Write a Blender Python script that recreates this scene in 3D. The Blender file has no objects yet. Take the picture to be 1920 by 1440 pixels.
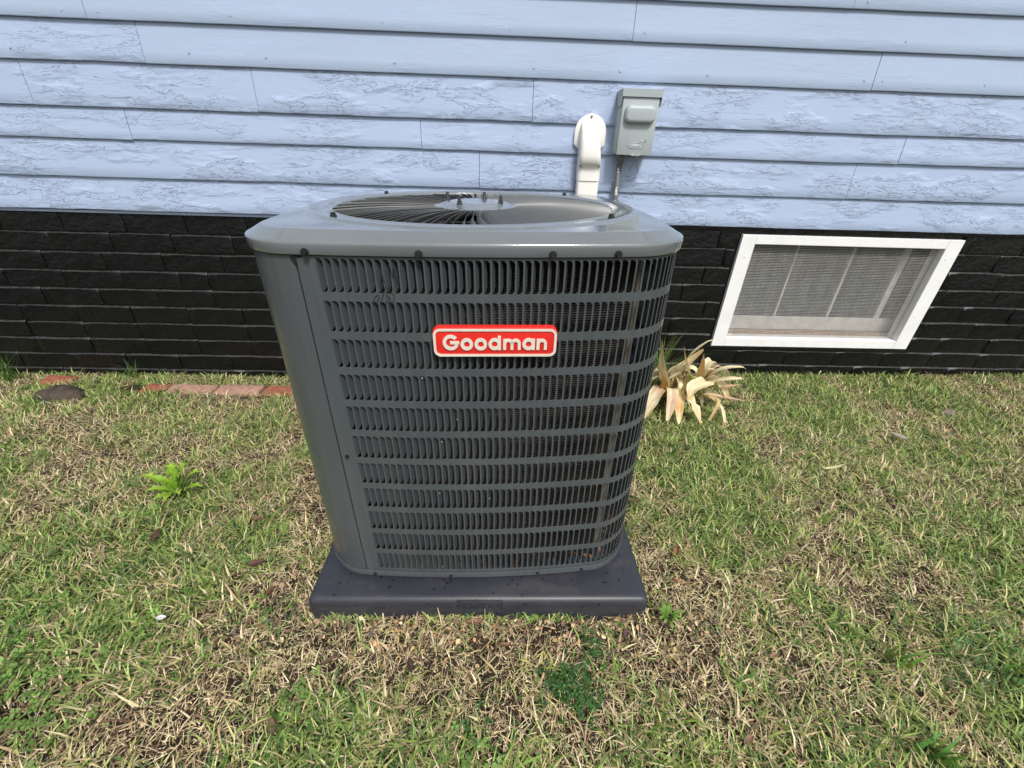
import bpy, math, random
import numpy as np
from mathutils import Matrix, Vector
rnd = random.Random(7)
rng = np.random.RandomState(11)
sc = bpy.context.scene
COL = sc.collection
PI = math.pi

# ------------------------------------------------------------------ camera
CZ = 0.9626
pit, yaw, rol = map(math.radians, (29.537, -2.011, 1.852))
fwd = Vector((-math.sin(yaw)*math.cos(pit), math.cos(yaw)*math.cos(pit), -math.sin(pit)))
right = Vector((math.cos(yaw), math.sin(yaw), 0))
up = right.cross(fwd)
r2 = right*math.cos(rol) + up*math.sin(rol)
u2 = up*math.cos(rol) - right*math.sin(rol)
cd = bpy.data.cameras.new('camera')
cam = bpy.data.objects.new('camera', cd); COL.objects.link(cam)
cam.matrix_world = Matrix(((r2.x, u2.x, -fwd.x, 0), (r2.y, u2.y, -fwd.y, 0), (r2.z, u2.z, -fwd.z, CZ), (0, 0, 0, 1)))
cd.sensor_width = 36; cd.lens = 765/1920*36
cd.clip_start = 0.02; cd.clip_end = 300
sc.camera = cam

# ------------------------------------------------------------------ light
SUN_EL, SUN_AZ = math.radians(54), math.radians(162)     # azimuth clockwise from +y
w = bpy.data.worlds.new('World'); sc.world = w; w.use_nodes = True
nt = w.node_tree; nt.nodes.clear()
sky = nt.nodes.new('ShaderNodeTexSky'); sky.sky_type = 'NISHITA'; sky.sun_disc = False
sky.sun_elevation = SUN_EL; sky.sun_rotation = SUN_AZ; sky.dust_density = 3.0; sky.air_density = 1.0
hs = nt.nodes.new('ShaderNodeHueSaturation'); hs.inputs['Saturation'].default_value = 0.22
bg = nt.nodes.new('ShaderNodeBackground'); bg.inputs['Strength'].default_value = 0.135
wo = nt.nodes.new('ShaderNodeOutputWorld')
nt.links.new(sky.outputs[0], hs.inputs['Color']); nt.links.new(hs.outputs[0], bg.inputs[0]); nt.links.new(bg.outputs[0], wo.inputs[0])
sl = bpy.data.lights.new('sun', 'SUN'); sl.energy = 2.7; sl.angle = math.radians(11); sl.color = (1, .965, .91)
so = bpy.data.objects.new('sun', sl); COL.objects.link(so)
sd = Vector((math.sin(SUN_AZ)*math.cos(SUN_EL), math.cos(SUN_AZ)*math.cos(SUN_EL), math.sin(SUN_EL)))
so.rotation_euler = (-sd).to_track_quat('-Z', 'Y').to_euler()
sc.view_settings.view_transform = 'Standard'; sc.view_settings.look = 'None'
sc.view_settings.exposure = 0.30; sc.view_settings.gamma = 1.0
try: sc.view_settings.use_curve_mapping = False
except Exception: pass

# ------------------------------------------------------------------ helpers
def link(o, parent=None):
    COL.objects.link(o)
    if parent is not None: o.parent = parent
    return o
def tag(o, label=None, cat=None, group=None, kind=None):
    if label: o['label'] = label
    if cat: o['category'] = cat
    if group: o['group'] = group
    if kind: o['kind'] = kind
    return o
def empty(name, loc=(0, 0, 0), rot=(0, 0, 0)):
    o = bpy.data.objects.new(name, None); o.location = loc; o.rotation_euler = rot
    o.empty_display_size = .05
    return link(o)
def mk(name, V, F, mat, smooth=False, auto=None):
    me = bpy.data.meshes.new(name); me.from_pydata([tuple(v) for v in V], [], [tuple(f) for f in F])
    me.update()
    if mat: me.materials.append(mat)
    if smooth: me.shade_smooth()
    if auto: me.set_sharp_from_angle(angle=math.radians(auto))
    return me
def ob(name, me, parent=None, loc=None, rot=None):
    o = bpy.data.objects.new(name, me)
    if loc is not None: o.location = loc
    if rot is not None: o.rotation_euler = rot
    return link(o, parent)
class B:                                    # geometry collector
    def __init__(s): s.V = []; s.F = []
    def add(s, V, F):
        n = len(s.V); s.V += [tuple(v) for v in V]; s.F += [tuple(i+n for i in f) for f in F]; return s
    def box(s, x0, x1, y0, y1, z0, z1, bev=0.0):
        if bev <= 0:
            V = [(x, y, z) for z in (z0, z1) for y in (y0, y1) for x in (x0, x1)]
            F = [(0, 2, 3, 1), (4, 5, 7, 6), (0, 1, 5, 4), (2, 6, 7, 3), (0, 4, 6, 2), (1, 3, 7, 5)]
            return s.add(V, F)
        import bmesh
        bm = bmesh.new()
        bmesh.ops.create_cube(bm, size=1)
        for v in bm.verts:
            v.co = ((x0+x1)/2+v.co.x*(x1-x0), (y0+y1)/2+v.co.y*(y1-y0), (z0+z1)/2+v.co.z*(z1-z0))
        bmesh.ops.bevel(bm, geom=list(bm.edges), offset=bev, segments=2, affect='EDGES', profile=.5)
        bm.verts.index_update()
        s.add([v.co[:] for v in bm.verts], [[v.index for v in f.verts] for f in bm.faces]); bm.free(); return s
    def loft(s, rings, close=True, cap0=False, cap1=False):
        n = len(rings[0]); b = len(s.V)
        for r in rings: s.V += [tuple(p) for p in r]
        m = n if close else n-1
        for k in range(len(rings)-1):
            for i in range(m):
                j = (i+1) % n
                s.F.append((b+k*n+i, b+k*n+j, b+(k+1)*n+j, b+(k+1)*n+i))
        if cap0: s.F.append(tuple(b+i for i in range(n))[::-1])
        if cap1: s.F.append(tuple(b+(len(rings)-1)*n+i for i in range(n)))
        return s
    def cyl(s, c, r, z0, z1, n=16, axis='z', cap=True, r1=None):
        r1 = r if r1 is None else r1
        def P(t, q, rr):
            a, b_ = rr*math.cos(t), rr*math.sin(t)
            if axis == 'z': return (c[0]+a, c[1]+b_, q)
            if axis == 'y': return (c[0]+a, q, c[1]-b_)
            return (q, c[0]+a, c[1]+b_)
        return s.loft([[P(2*PI*i/n, z0, r) for i in range(n)], [P(2*PI*i/n, z1, r1) for i in range(n)]], True, cap, cap)
    def tube(s, pts, r, n=8):
        rings = []
        pts = [Vector(p) for p in pts]
        for i, p in enumerate(pts):
            d = (pts[min(i+1, len(pts)-1)]-pts[max(i-1, 0)]).normalized()
            a = d.orthogonal().normalized() if i == 0 else (a - d*a.dot(d)).normalized()
            b_ = d.cross(a); rr = r[i] if isinstance(r, (list, tuple)) else r
            rings.append([p+(a*math.cos(2*PI*k/n)+b_*math.sin(2*PI*k/n))*rr for k in range(n)])
        return s.loft(rings, True, True, True)
    def mesh(s, name, mat, smooth=False, auto=None): return mk(name, s.V, s.F, mat, smooth, auto)
    def obj(s, name, mat, parent=None, smooth=False, auto=None, loc=None, rot=None):
        return ob(name, s.mesh(name, mat, smooth, auto), parent, loc, rot)

# 2-D fractal value noise in numpy
_tab = rng.rand(256, 256)
def vnoise(x, y):
    xi = np.floor(x).astype(int); yi = np.floor(y).astype(int); fx = x-xi; fy = y-yi
    fx = fx*fx*(3-2*fx); fy = fy*fy*(3-2*fy)
    g = lambda a, b: _tab[a & 255, b & 255]
    return (g(xi, yi)*(1-fx)+g(xi+1, yi)*fx)*(1-fy)+(g(xi, yi+1)*(1-fx)+g(xi+1, yi+1)*fx)*fy
def fbm(x, y, s, o=4):
    x = np.asarray(x, float); y = np.asarray(y, float); t = 0; a = 1; n = 0
    for k in range(o):
        t = t+a*vnoise(x*s+17.3*k+40, y*s+9.1*k+40); n += a; a *= .55; s *= 2.03
    return t/n

# ------------------------------------------------------------------ materials
class N:
    def __init__(s, name):
        s.m = bpy.data.materials.new(name); s.m.use_nodes = True; s.t = s.m.node_tree
        s.b = s.t.nodes['Principled BSDF']; s.o = s.t.nodes['Material Output']
    def n(s, typ, **kw):
        x = s.t.nodes.new('ShaderNode'+typ)
        for k, v in kw.items():
            if k.startswith('i_'): x.inputs[k[2:].replace('_', ' ')].default_value = v
            else: setattr(x, k, v)
        return x
    def l(s, a, b): s.t.links.new(a, b)
    def set(s, **kw):
        for k, v in kw.items():
            k = {'col': 'Base Color', 'rough': 'Roughness', 'metal': 'Metallic', 'coat': 'Coat Weight', 'crough': 'Coat Roughness', 'spec': 'Specular IOR Level'}[k]
            s.b.inputs[k].default_value = (*v, 1) if k == 'Base Color' else v
        return s
    def coord(s, scale=(1, 1, 1), which='Object'):
        tc = s.n('TexCoord'); mp = s.n('Mapping'); mp.inputs['Scale'].default_value = scale
        s.l(tc.outputs[which], mp.inputs[0]); return mp.outputs[0]
    def noise(s, co, scale, detail=4, rough=.55, dist=0):
        x = s.n('TexNoise', i_Scale=scale, i_Detail=detail, i_Roughness=rough, i_Distortion=dist); s.l(co, x.inputs['Vector']); return x.outputs['Fac']
    def ramp(s, fac, stops):
        x = s.n('ValToRGB'); e = x.color_ramp.elements
        while len(e) < len(stops): e.new(.5)
        for q, (p, c) in zip(e, stops):
            q.position = p; q.color = (*c, 1) if isinstance(c, tuple) else (c, c, c, 1)
        s.l(fac, x.inputs[0]); return x.outputs[0]
    def mix(s, fac, a, b, mode='MIX'):
        x = s.n('Mix', data_type='RGBA', blend_type=mode)
        for v, i in ((fac, 0), (a, 6), (b, 7)):
            if hasattr(v, 'is_linked'): s.l(v, x.inputs[i])
            else: x.inputs[i].default_value = v if i == 0 else (*v, 1)
        return x.outputs[2]
    def math(s, op, a, b=0.0):
        x = s.n('Math', operation=op)
        for v, i in ((a, 0), (b, 1)):
            if hasattr(v, 'is_linked'): s.l(v, x.inputs[i])
            else: x.inputs[i].default_value = v
        return x.outputs[0]
    def bump(s, h, dist, strength=1.0, prev=None):
        x = s.n('Bump'); x.inputs['Distance'].default_value = dist; x.inputs['Strength'].default_value = strength
        s.l(h, x.inputs['Height'])
        if prev: s.l(prev, x.inputs['Normal'])
        return x.outputs[0]

def m_siding(name, peel, col=(.345, .425, .590)):
    """blue house paint: sparse stepped ridges where old layers have lifted, fine brush grain"""
    k = N(name); co = k.coord()
    mask = k.ramp(k.noise(k.coord((1.6, 1.6, 4.5)), 2.2, 3, .5), [(.44, 0.), (.56, 1.)])
    def steps(sc_, scale, dist, cuts):
        n_ = k.noise(k.coord(sc_), scale, 6, .60, dist); out = None
        for c_ in cuts:
            r_ = k.ramp(n_, [(0, 0.), (c_-.004, 0.), (c_+.004, 1.), (1, 1.)])
            out = r_ if out is None else k.math('ADD', out, r_)
        return n_, out
    nA, sA = steps((4, 4, 15), 1.5, .35, (.47, .53))
    nB, sB = steps((9, 9, 24), 1.4, .5, (.5,))
    grain = k.noise(k.coord((2.5, 2.5, 60)), 4, 4, .6)
    hgt = k.math('MULTIPLY', k.math('MULTIPLY', k.math('ADD', sA, k.math('MULTIPLY', sB, .28)), mask), peel)
    hgt = k.math('ADD', hgt, k.math('MULTIPLY', grain, .18))
    hgt = k.math('ADD', hgt, k.math('MULTIPLY', k.noise(k.coord((3, 3, 8)), 3, 4), .5*peel))
    k.l(k.bump(hgt, .0018, 1.0), k.b.inputs['Normal'])
    var = k.noise(k.coord((1.0, 1.0, 4)), 1.3, 4)
    c1 = k.ramp(var, [(.3, tuple(c*.95 for c in col)), (.7, tuple(min(1, c*1.04) for c in col))])
    # a thin dark hairline where a ridge has cracked open
    def hair(n_, c_, amt):
        return k.ramp(n_, [(0, 0.), (c_-.0065, 0.), (c_-.001, amt), (c_+.001, amt), (c_+.0065, 0.), (1, 0.)])
    cr = k.math('MULTIPLY', k.math('ADD', hair(nA, .466, .30*peel), hair(nB, .497, .05*peel)), mask)
    c2 = k.mix(cr, c1, (.13, .16, .23))
    split = k.ramp(k.noise(k.coord((1.1, 1.1, 30)), 1.6, 3, .5, .3), [(0, 0.), (.362, 0.), (.368, .6*peel), (.372, .6*peel), (.378, 0.), (1, 0.)])
    c3 = k.mix(split, c2, (.06, .07, .10))
    k.l(c3, k.b.inputs['Base Color']); k.set(rough=.58, spec=.35)
    return k.m
M = {}
M['side_rough'] = m_siding('peeling_blue_paint', 1.0)
M['side_mid'] = m_siding('worn_blue_paint', .55)
M['side_smooth'] = m_siding('smooth_blue_paint', .10, (.340, .418, .565))

def m_brickpaint():
    k = N('black_masonry_paint'); co = k.coord()
    n1 = k.noise(co, 60, 5, .65); n2 = k.noise(co, 14, 5, .6)
    h = k.math('ADD', k.math('MULTIPLY', n1, .5), n2)
    k.l(k.bump(h, .0045, .9), k.b.inputs['Normal'])
    c = k.mix(k.ramp(k.noise(co, 9, 4), [(.4, 0.), (.75, 1.)]), (.0028, .0030, .0038), (.0050, .0054, .0064))
    # scuffed grey paint chips and dust
    chip = k.ramp(k.noise(co, 75, 4, .7), [(.70, 0.), (.74, .7)])
    c = k.mix(chip, c, (.075, .075, .08))
    k.l(c, k.b.inputs['Base Color'])
    k.l(k.ramp(n2, [(.3, .22), (.7, .36)]), k.b.inputs['Roughness']); k.set(spec=.4); return k.m
M['brick'] = m_brickpaint()
M['brick_highlight'] = None

def m_metal(name, col, rough=.36, speck=.5, dirt=.0, coat=0.0):
    k = N(name); co = k.coord()
    c = k.mix(k.ramp(k.noise(co, 5, 4), [(.35, 0.), (.7, 1.)]), tuple(x*.92 for x in col), tuple(x*1.07 for x in col))
    sp = k.ramp(k.noise(co, 210, 2, .5), [(.80, 0.), (.83, speck)])
    c = k.mix(sp, c, (.42, .42, .40))
    if dirt:
        tc = k.n('TexCoord'); sx = k.n('SeparateXYZ'); k.l(tc.outputs['Object'], sx.inputs[0])
        g = k.math('MULTIPLY', k.ramp(k.noise(k.coord((26, 26, 1.1)), 2, 5, .65), [(.48, 0.), (.78, 1.)]), dirt)
        c = k.mix(g, c, (.12, .115, .095))
    k.l(c, k.b.inputs['Base Color'])
    k.l(k.bump(k.noise(co, 900, 2), .0002, .35), k.b.inputs['Normal'])
    rr = k.ramp(k.noise(co, 7, 4), [(.3, rough*.85), (.7, rough*1.25)]); k.l(rr, k.b.inputs['Roughness'])
    if coat: k.set(coat=coat, crough=.1)
    k.set(spec=.5)
    return k.m
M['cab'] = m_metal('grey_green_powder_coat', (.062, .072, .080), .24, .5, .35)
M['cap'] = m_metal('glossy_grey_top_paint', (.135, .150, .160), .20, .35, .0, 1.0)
M['old_white2'] = None; M['pad'] = None
M['inner_shade'] = N('dark_inner_shade').set(col=(.012, .011, .011), rough=.6).m
M['dark'] = N('black_steel_screws').set(col=(.05, .05, .05), rough=.32, metal=.7).m
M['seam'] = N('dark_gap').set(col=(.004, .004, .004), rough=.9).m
M['bolt'] = N('zinc_bolt').set(col=(.16, .15, .14), rough=.3, metal=.9).m
M['fan'] = N('brown_grey_fan_metal').set(col=(.085, .072, .068), rough=.5, metal=.2).m

def m_coil():
    k = N('spine_fin_coil'); co = k.coord()
    sx = k.n('SeparateXYZ'); k.l(co, sx.inputs[0])
    wv = k.math('SINE', k.math('MULTIPLY', sx.outputs[2], 2*PI/.0046))
    c = k.mix(k.ramp(wv, [(.0, 0.), (.55, 1.)]), (.008, .007, .006), (.058, .050, .041))
    c = k.mix(k.ramp(k.noise(co, 12, 5), [(.4, 0.), (.75, .7)]), c, (.05, .042, .032))
    k.l(c, k.b.inputs['Base Color']); k.set(rough=.45, metal=.55)
    k.l(k.bump(k.math('ADD', wv, k.math('MULTIPLY', k.noise(co, 700, 2), .6)), .0012, .8), k.b.inputs['Normal'])
    return k.m
M['coil'] = m_coil()

def m_pad():
    k = N('dark_violet_grey_plastic'); co = k.coord()
    c = k.mix(k.ramp(k.noise(co, 8, 5, .6), [(.35, 0.), (.7, 1.)]), (.022, .024, .033), (.032, .034, .044))
    v = k.n('TexVoronoi', i_Scale=48.0); k.l(co, v.inputs['Vector'])
    spots = k.ramp(v.outputs['Distance'], [(.0, 1.), (.13, 1.), (.18, 0.)])
    pick = k.ramp(k.noise(co, 23, 2), [(.36, 0.), (.40, 1.)])
    c = k.mix(k.math('MULTIPLY', spots, pick), c, (.006, .006, .008))
    sp = k.ramp(k.noise(co, 160, 2), [(.77, 0.), (.80, .5)]); c = k.mix(sp, c, (.30, .29, .30))
    dust = k.ramp(k.noise(k.coord((3, 5, 9)), 3, 5, .7), [(.5, 0.), (.8, .4)]); c = k.mix(dust, c, (.10, .092, .085))
    k.l(c, k.b.inputs['Base Color']); k.set(rough=.42)
    k.l(k.bump(k.noise(co, 420, 3), .0006, .4), k.b.inputs['Normal'])
    return k.m
M['fin'] = m_metal('grille_wire_paint', (.115, .122, .126), .42, .2, .0)
M['pad'] = m_pad()
def m_plain(name, col, rough=.5, var=.08, scale=20, bump=.0, spec=.5):
    k = N(name); co = k.coord()
    c = k.mix(k.ramp(k.noise(co, scale, 4), [(.3, 0.), (.7, 1.)]), tuple(x*(1-var) for x in col), tuple(min(1, x*(1+var)) for x in col))
    k.l(c, k.b.inputs['Base Color']); k.set(rough=rough, spec=spec)
    if bump: k.l(k.bump(k.noise(co, scale*6, 4), bump, .6), k.b.inputs['Normal'])
    return k.m
M['white_paint'] = m_plain('white_window_paint', (.74, .74, .74), .5, .04, 14, .0012)
M['old_white'] = m_plain('dusty_white_sash', (.55, .54, .52), .6, .18, 22, .001)
M['pvc'] = m_plain('white_plastic_cover', (.80, .785, .76), .35, .03, 10, .0003)
M['box'] = m_metal('pale_grey_enamel', (.33, .375, .385), .42, .1)
M['conduit'] = m_plain('grey_painted_conduit', (.12, .12, .13), .5, .3, 60, .001)
M['chip'] = m_plain('white_paint_chip', (.7, .7, .7), .6)
M['red'] = m_plain('badge_red', (.62, .022, .016), .38, .05, 30)
M['cream'] = m_plain('badge_cream', (.62, .58, .50), .4, .06, 60)
M['wire'] = m_plain('galvanised_wire', (.42, .41, .38), .5, .12, 30)
M['glass'] = N('dusty_glass').set(col=(.035, .045, .06), rough=.28, spec=.5).m
M['interior'] = m_plain('dark_interior', (.03, .028, .026), .9)
M['sill'] = m_plain('brown_wood_sill', (.28, .19, .13), .8, .4, 40, .002)
M['redbrick'] = m_plain('weathered_red_brick', (.26, .085, .05), .85, .35, 40, .004)
M['palebrick'] = m_plain('whitish_weathered_brick', (.34, .20, .15), .9, .4, 45, .004)
M['rock'] = m_plain('grey_brown_stone', (.060, .045, .034), .9, .5, 26, .02)
M['old_white2'] = m_plain('dull_tinned_end_plate', (.17, .15, .12), .5, .4, 40)
M['pebble'] = m_plain('tan_stone', (.16, .125, .10), .8, .3, 60, .002)
M['soilstuff'] = None
def m_soil():
    k = N('soil_and_thatch'); co = k.coord()
    c = k.ramp(k.noise(co, 26, 6, .7), [(.25, (.012, .009, .006)), (.5, (.030, .021, .014)), (.75, (.085, .062, .040))])
    far = k.ramp(k.noise(co, 3, 5), [(.35, (.05, .065, .025)), (.65, (.11, .11, .05))])
    # beyond the modelled turf the sheet itself reads as lawn
    sx = k.n('SeparateXYZ'); k.l(co, sx.inputs[0])
    d = k.math('ADD', k.math('ABSOLUTE', sx.outputs[0]), k.math('MULTIPLY', sx.outputs[1], -1.2))
    f = k.ramp(k.math('MULTIPLY', d, .2), [(.66, 0.), (.8, 1.)])
    k.l(k.mix(f, c, far), k.b.inputs['Base Color']); k.set(rough=.95, spec=.2)
    k.l(k.bump(k.noise(co, 60, 6, .7), .012, .9), k.b.inputs['Normal']); return k.m
M['soil'] = m_soil()
def m_attr(name, rough=.55, trans=.25, spec=.35):
    k = N(name)
    a = k.n('Attribute', attribute_name='Col'); k.l(a.outputs['Color'], k.b.inputs['Base Color']); k.set(rough=rough, spec=spec)
    if trans:
        tr = k.n('BsdfTranslucent'); k.l(a.outputs['Color'], tr.inputs[0])
        mx = k.n('MixShader'); mx.inputs[0].default_value = trans
        k.l(k.b.outputs[0], mx.inputs[1]); k.l(tr.outputs[0], mx.inputs[2]); k.l(mx.outputs[0], k.o.inputs[0])
    return k.m
M['blade'] = m_attr('grass_blades', .5, .3)
M['straw'] = m_attr('dry_straw', .75, .15, .2)
M['litter'] = m_attr('leaf_litter', .7, .05)
M['leaf'] = m_attr('plant_leaf', .5, .3)

# ------------------------------------------------------------------ ground
def ground_z(x, y):
    x = np.asarray(x, float); y = np.asarray(y, float)
    t = np.clip((y-.7)/1.2, 0, 1)
    lowl = np.clip((.2-x)/1.4, 0, 1)
    z = -.004 - .085*t*lowl - .010*t*(1-lowl) - .02*t*(1-lowl)
    z = z + np.clip((x-1.2)/2, 0, 1)*t*.03
    near = np.clip(1.5-np.abs(x)/4, 0, 1)*np.clip(2.2-np.abs(y-1)/3, 0, 1)
    bumpy = (fbm(x, y, 1.6, 3)-.5)*.035 + (fbm(x, y, 11, 3)-.5)*.016
    pad = np.clip(np.maximum(np.abs(x+.037)-.36, np.abs(y-.973)-.36)/.12, 0, 1)
    return z + bumpy*near*pad - (1-pad)*.012
gx = np.unique(np.concatenate([np.linspace(-60, -4, 12), np.linspace(-3.6, 3.8, 210), np.linspace(4.2, 60, 12)]))
gy = np.unique(np.concatenate([np.linspace(-60, -2, 12), np.linspace(-1.0, 2.1, 110), np.linspace(2.6, 60, 8)]))
X, Y = np.meshgrid(gx, gy); Z = ground_z(X, Y)
nx, ny = len(gx), len(gy)
V = np.stack([X, Y, Z], -1).reshape(-1, 3)
idx = np.arange(nx*ny).reshape(ny, nx)
F = np.stack([idx[:-1, :-1], idx[:-1, 1:], idx[1:, 1:], idx[1:, :-1]], -1).reshape(-1, 4)
def fast_mesh(name, V, F, mat, colors=None, smooth=False):
    """F: (n,k) array, constant k"""
    me = bpy.data.meshes.new(name); n, k = F.shape
    me.vertices.add(len(V)); me.vertices.foreach_set('co', np.ascontiguousarray(V, dtype=np.float32).ravel())
    me.loops.add(n*k); me.loops.foreach_set('vertex_index', F.astype(np.int32).ravel())
    me.polygons.add(n); me.polygons.foreach_set('loop_start', (np.arange(n)*k).astype(np.int32))
    try: me.polygons.foreach_set('loop_total', np.full(n, k, np.int32))
    except Exception: pass
    if colors is not None:
        ca = me.color_attributes.new('Col', 'FLOAT_COLOR', 'POINT')
        c4 = np.ones((len(V), 4), np.float32); c4[:, :3] = colors; ca.data.foreach_set('color', c4.ravel())
    me.update(calc_edges=True); me.materials.append(mat)
    if smooth: me.shade_smooth()
    return me
g = ob('ground', fast_mesh('ground', V, F, M['soil'], smooth=True)); tag(g, kind='structure')

# ------------------------------------------------------------------ house: foundation, siding
house = empty('house', (0, 1.9, 0))
tag(house, 'light blue clapboard house wall on black painted brick foundation', 'house')
HY = 1.9
# everything below is written in house-local coordinates (y = 0 is the brick face)
b = B(); WX0, WX1, WZ0, WZ1 = 1.075, 2.100, .135, .675
b.box(-4.6, WX0, .0035, .22, -.2, .72); b.box(WX1, 4.6, .0035, .22, -.2, .72)
b.box(WX0, WX1, .0035, .22, -.2, WZ0-.002); b.box(WX0, WX1, .0035, .22, WZ1+.002, .72)
M['brick_highlight'] = m_plain('black_paint_ledge_highlight', (.024, .024, .025), .5, .9, 30, .002)  # lighter ledge colour paints the sky highlight along each course
found = b.obj('foundation', M['brick'], house)
# six irregular brick shapes
CH = .0835
def brick_mesh(L, seed, H=.0800):
    """painted brick face: narrow sky-facing ledge on top, softened ragged corners, slight dents"""
    r = random.Random(seed); nx_ = max(4, int(L/.036)); zs = [-H/2, -H/2+.004, -.012, .014, H/2-.0075, H/2-.0012]
    Vb = []; Fb = []; nz_ = len(zs)-1
    rag = [r.uniform(-.0018, .0018) for _ in range(nx_+1)]; cut = [r.random() < .5 for _ in range(4)]
    xs = [0, .018]+[.018+(1-.036)*i/(nx_-2) for i in range(1, nx_-2)]+[1-.018, 1]
    for j, z0 in enumerate(zs):
        for i, u in enumerate(xs):
            x = (u-.5)*L; z = z0+(rag[i] if j >= nz_-1 else rag[nx_-i]*.5 if j <= 1 else 0)
            y = -.0052+r.uniform(-.0010, .0012)
            if j == nz_: y = .0046
            if j == 0: y = -.0008
            if i in (0, nx_): y = max(y, -.0022+r.uniform(-.0022, .0030))
            if j == nz_-1 and ((i <= 1 and cut[0]) or (i >= nx_-1 and cut[1])): z -= .006 if i in (0, nx_) else .003
            Vb.append((x, y, z))
    for j in range(nz_):
        for i in range(nx_):
            a = j*(nx_+1)+i; Fb.append((a, a+1, a+nx_+2, a+nx_+1))
    me = mk('brick', Vb, Fb, M['brick'], True, 38); me.materials.append(M['brick_highlight'])
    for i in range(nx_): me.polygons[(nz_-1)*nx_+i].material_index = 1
    return me
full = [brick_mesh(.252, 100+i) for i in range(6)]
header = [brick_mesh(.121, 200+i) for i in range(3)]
tops = .613
for k in range(-1, 9):
    zc = tops-CH*k-CH/2+.003
    if k == -1: zc = tops+CH*.5-.002
    x = -3.6+rnd.uniform(0, .08)+(.13 if k % 2 else 0)
    while x < 3.7:
        hd = rnd.random() < .08
        L = .129 if hd else .260
        xa, xb = x, x+L
        segs = [(xa, xb)]
        inwin = (zc+.035 > WZ0-.02 and zc-.035 < WZ1+.01)
        if inwin:
            segs = []
            if xa < WX0-.012: segs.append((xa, min(xb, WX0-.012)))
            if xb > WX1+.006: segs.append((max(xa, WX1+.006), xb))
        for (p, q) in segs:
            if q-p < .02: continue
            me = rnd.choice(header if (hd or q-p < .15) else full); base = .121 if me in header else .252
            o = ob('brick', me, found, ((p+q)/2+rnd.uniform(-.001, .001), rnd.uniform(-.0022, .0012), zc+rnd.uniform(-.0015, .0015)), (rnd.uniform(-.015, .015), rnd.uniform(-.007, .007), rnd.uniform(-.006, .006)))
            o.scale.x = (q-p-.0018)/base
        x = xb
# rendered ledge under the window
lb = B().box(1.03, 2.13, -.006, .03, .108, .1335, .004).obj('window_ledge', M['brick'], found, True, 40)

sid = B().box(-4.6, 4.6, .012, .20, .716, 2.75).obj('siding', M['side_smooth'], house)
edges = [.707, .832, .966, 1.068, 1.207, 1.325, 1.438]
while edges[-1] < 2.62: edges.append(edges[-1]+rnd.choice([.112, .118, .125]))
joints = {0: [-3.1, 1.798], 1: [-2.9, -.095, 1.462], 2: [-3.3, -1.438, -.322, 1.621], 3: [-3.0, -1.751, -.928, .111, 2.9],
          4: [-1.292, 1.395], 5: [-3.4, -1.441, .459, 3.1], 6: [-2.2, 1.222]}
def board(x0, x1, zb, zt, seed, rough_mat, dz=0):
    r = random.Random(seed); n = max(4, int((x1-x0)/.09)); rings = []
    amp = .0007 if rough_mat != 'side_smooth' else .0003
    yb = -.025+r.uniform(-.0012, .0012); zb2 = zb+dz
    prof = [(.0115, zb2+.004), (yb+.0125, zb2+.001), (yb+.001, zb2), (yb-.0005, zb2+.003)]
    prof += [(yb+(.0115)*t-.0005, zb2+.003+(zt-zb2+.006)*t) for t in (.25, .5, .75, 1.)]
    ph = r.uniform(0, 9)
    for i in range(n+1):
        x = x0+(x1-x0)*i/n
        wv = amp*(math.sin(x*7+ph)+math.sin(x*23+ph*2)*.6)+r.uniform(-amp, amp)*.7
        rings.append([(x, y+wv*.35, z+(wv if q < 4 else 0)) for q, (y, z) in enumerate(prof)])
    Vv = [p for rr in rings for p in rr]; m_ = len(prof); Ff = []
    for i in range(n):
        for q in range(m_-1): Ff.append((i*m_+q, i*m_+q+1, (i+1)*m_+q+1, (i+1)*m_+q))
    Ff.append(tuple(range(m_))[::-1]); Ff.append(tuple(n*m_+q for q in range(m_)))
    me = mk('siding_board', Vv, Ff, M[rough_mat], True, 35)
    return ob('siding_board', me, sid)
nail = B().cyl((0, 0), .0042, -.0018, .001, 8, 'y', True).mesh('nail', M['side_smooth'], True, 40)
for k in range(len(edges)-1):
    zb, zt = edges[k], edges[k+1]
    js = [-4.6]+joints.get(k, [rnd.uniform(-2.5, -.5), rnd.uniform(.5, 3)])+[4.6]
    mt = 'side_rough' if k in (0, 1, 3) else 'side_mid' if k == 2 else 'side_smooth'
    for i in range(len(js)-1):
        mt_ = mt
        if k == 4 and i == 0: mt_ = 'side_mid'
        x0, x1 = js[i]+.0009, js[i+1]-.0009
        board(x0, x1, zb, zt, k*31+i, mt_, rnd.uniform(-.0015, .0015) if k > 0 else 0)
# nails along the newer boards: counted, each a part of the siding
nv = [(-1.13, .035, 4), (-.86, .03, 4), (-.4, .03, 4), (.11, .03, 4), (.43, .03, 4), (.76, .028, 4), (1.36, .03, 4), (1.43, .03, 4), (1.83, .03, 4),
      (-1.52, .02, 5), (-1.40, .02, 5), (-.95, .025, 5), (-.43, .025, 5), (.02, .02, 5), (.50, .025, 5), (1.46, .03, 5), (1.93, .03, 5), (-1.75, .03, 4),
      (1.88, .03, 6), (1.27, .02, 6), (-.79, .03, 2), (-.55, .02, 3), (.06, .02, 3)]
for x, dz_, k in nv:
    t = dz_/(edges[k+1]-edges[k]); ob('nail', nail, sid, (x, -.0256+.0115*t, edges[k]+dz_))
# pale drip strip just under the lowest board on the left
B().box(-4.5, -.3, -.0125, .002, .692, .7035, .002).obj('drip_strip', M['side_mid'], sid)
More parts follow.
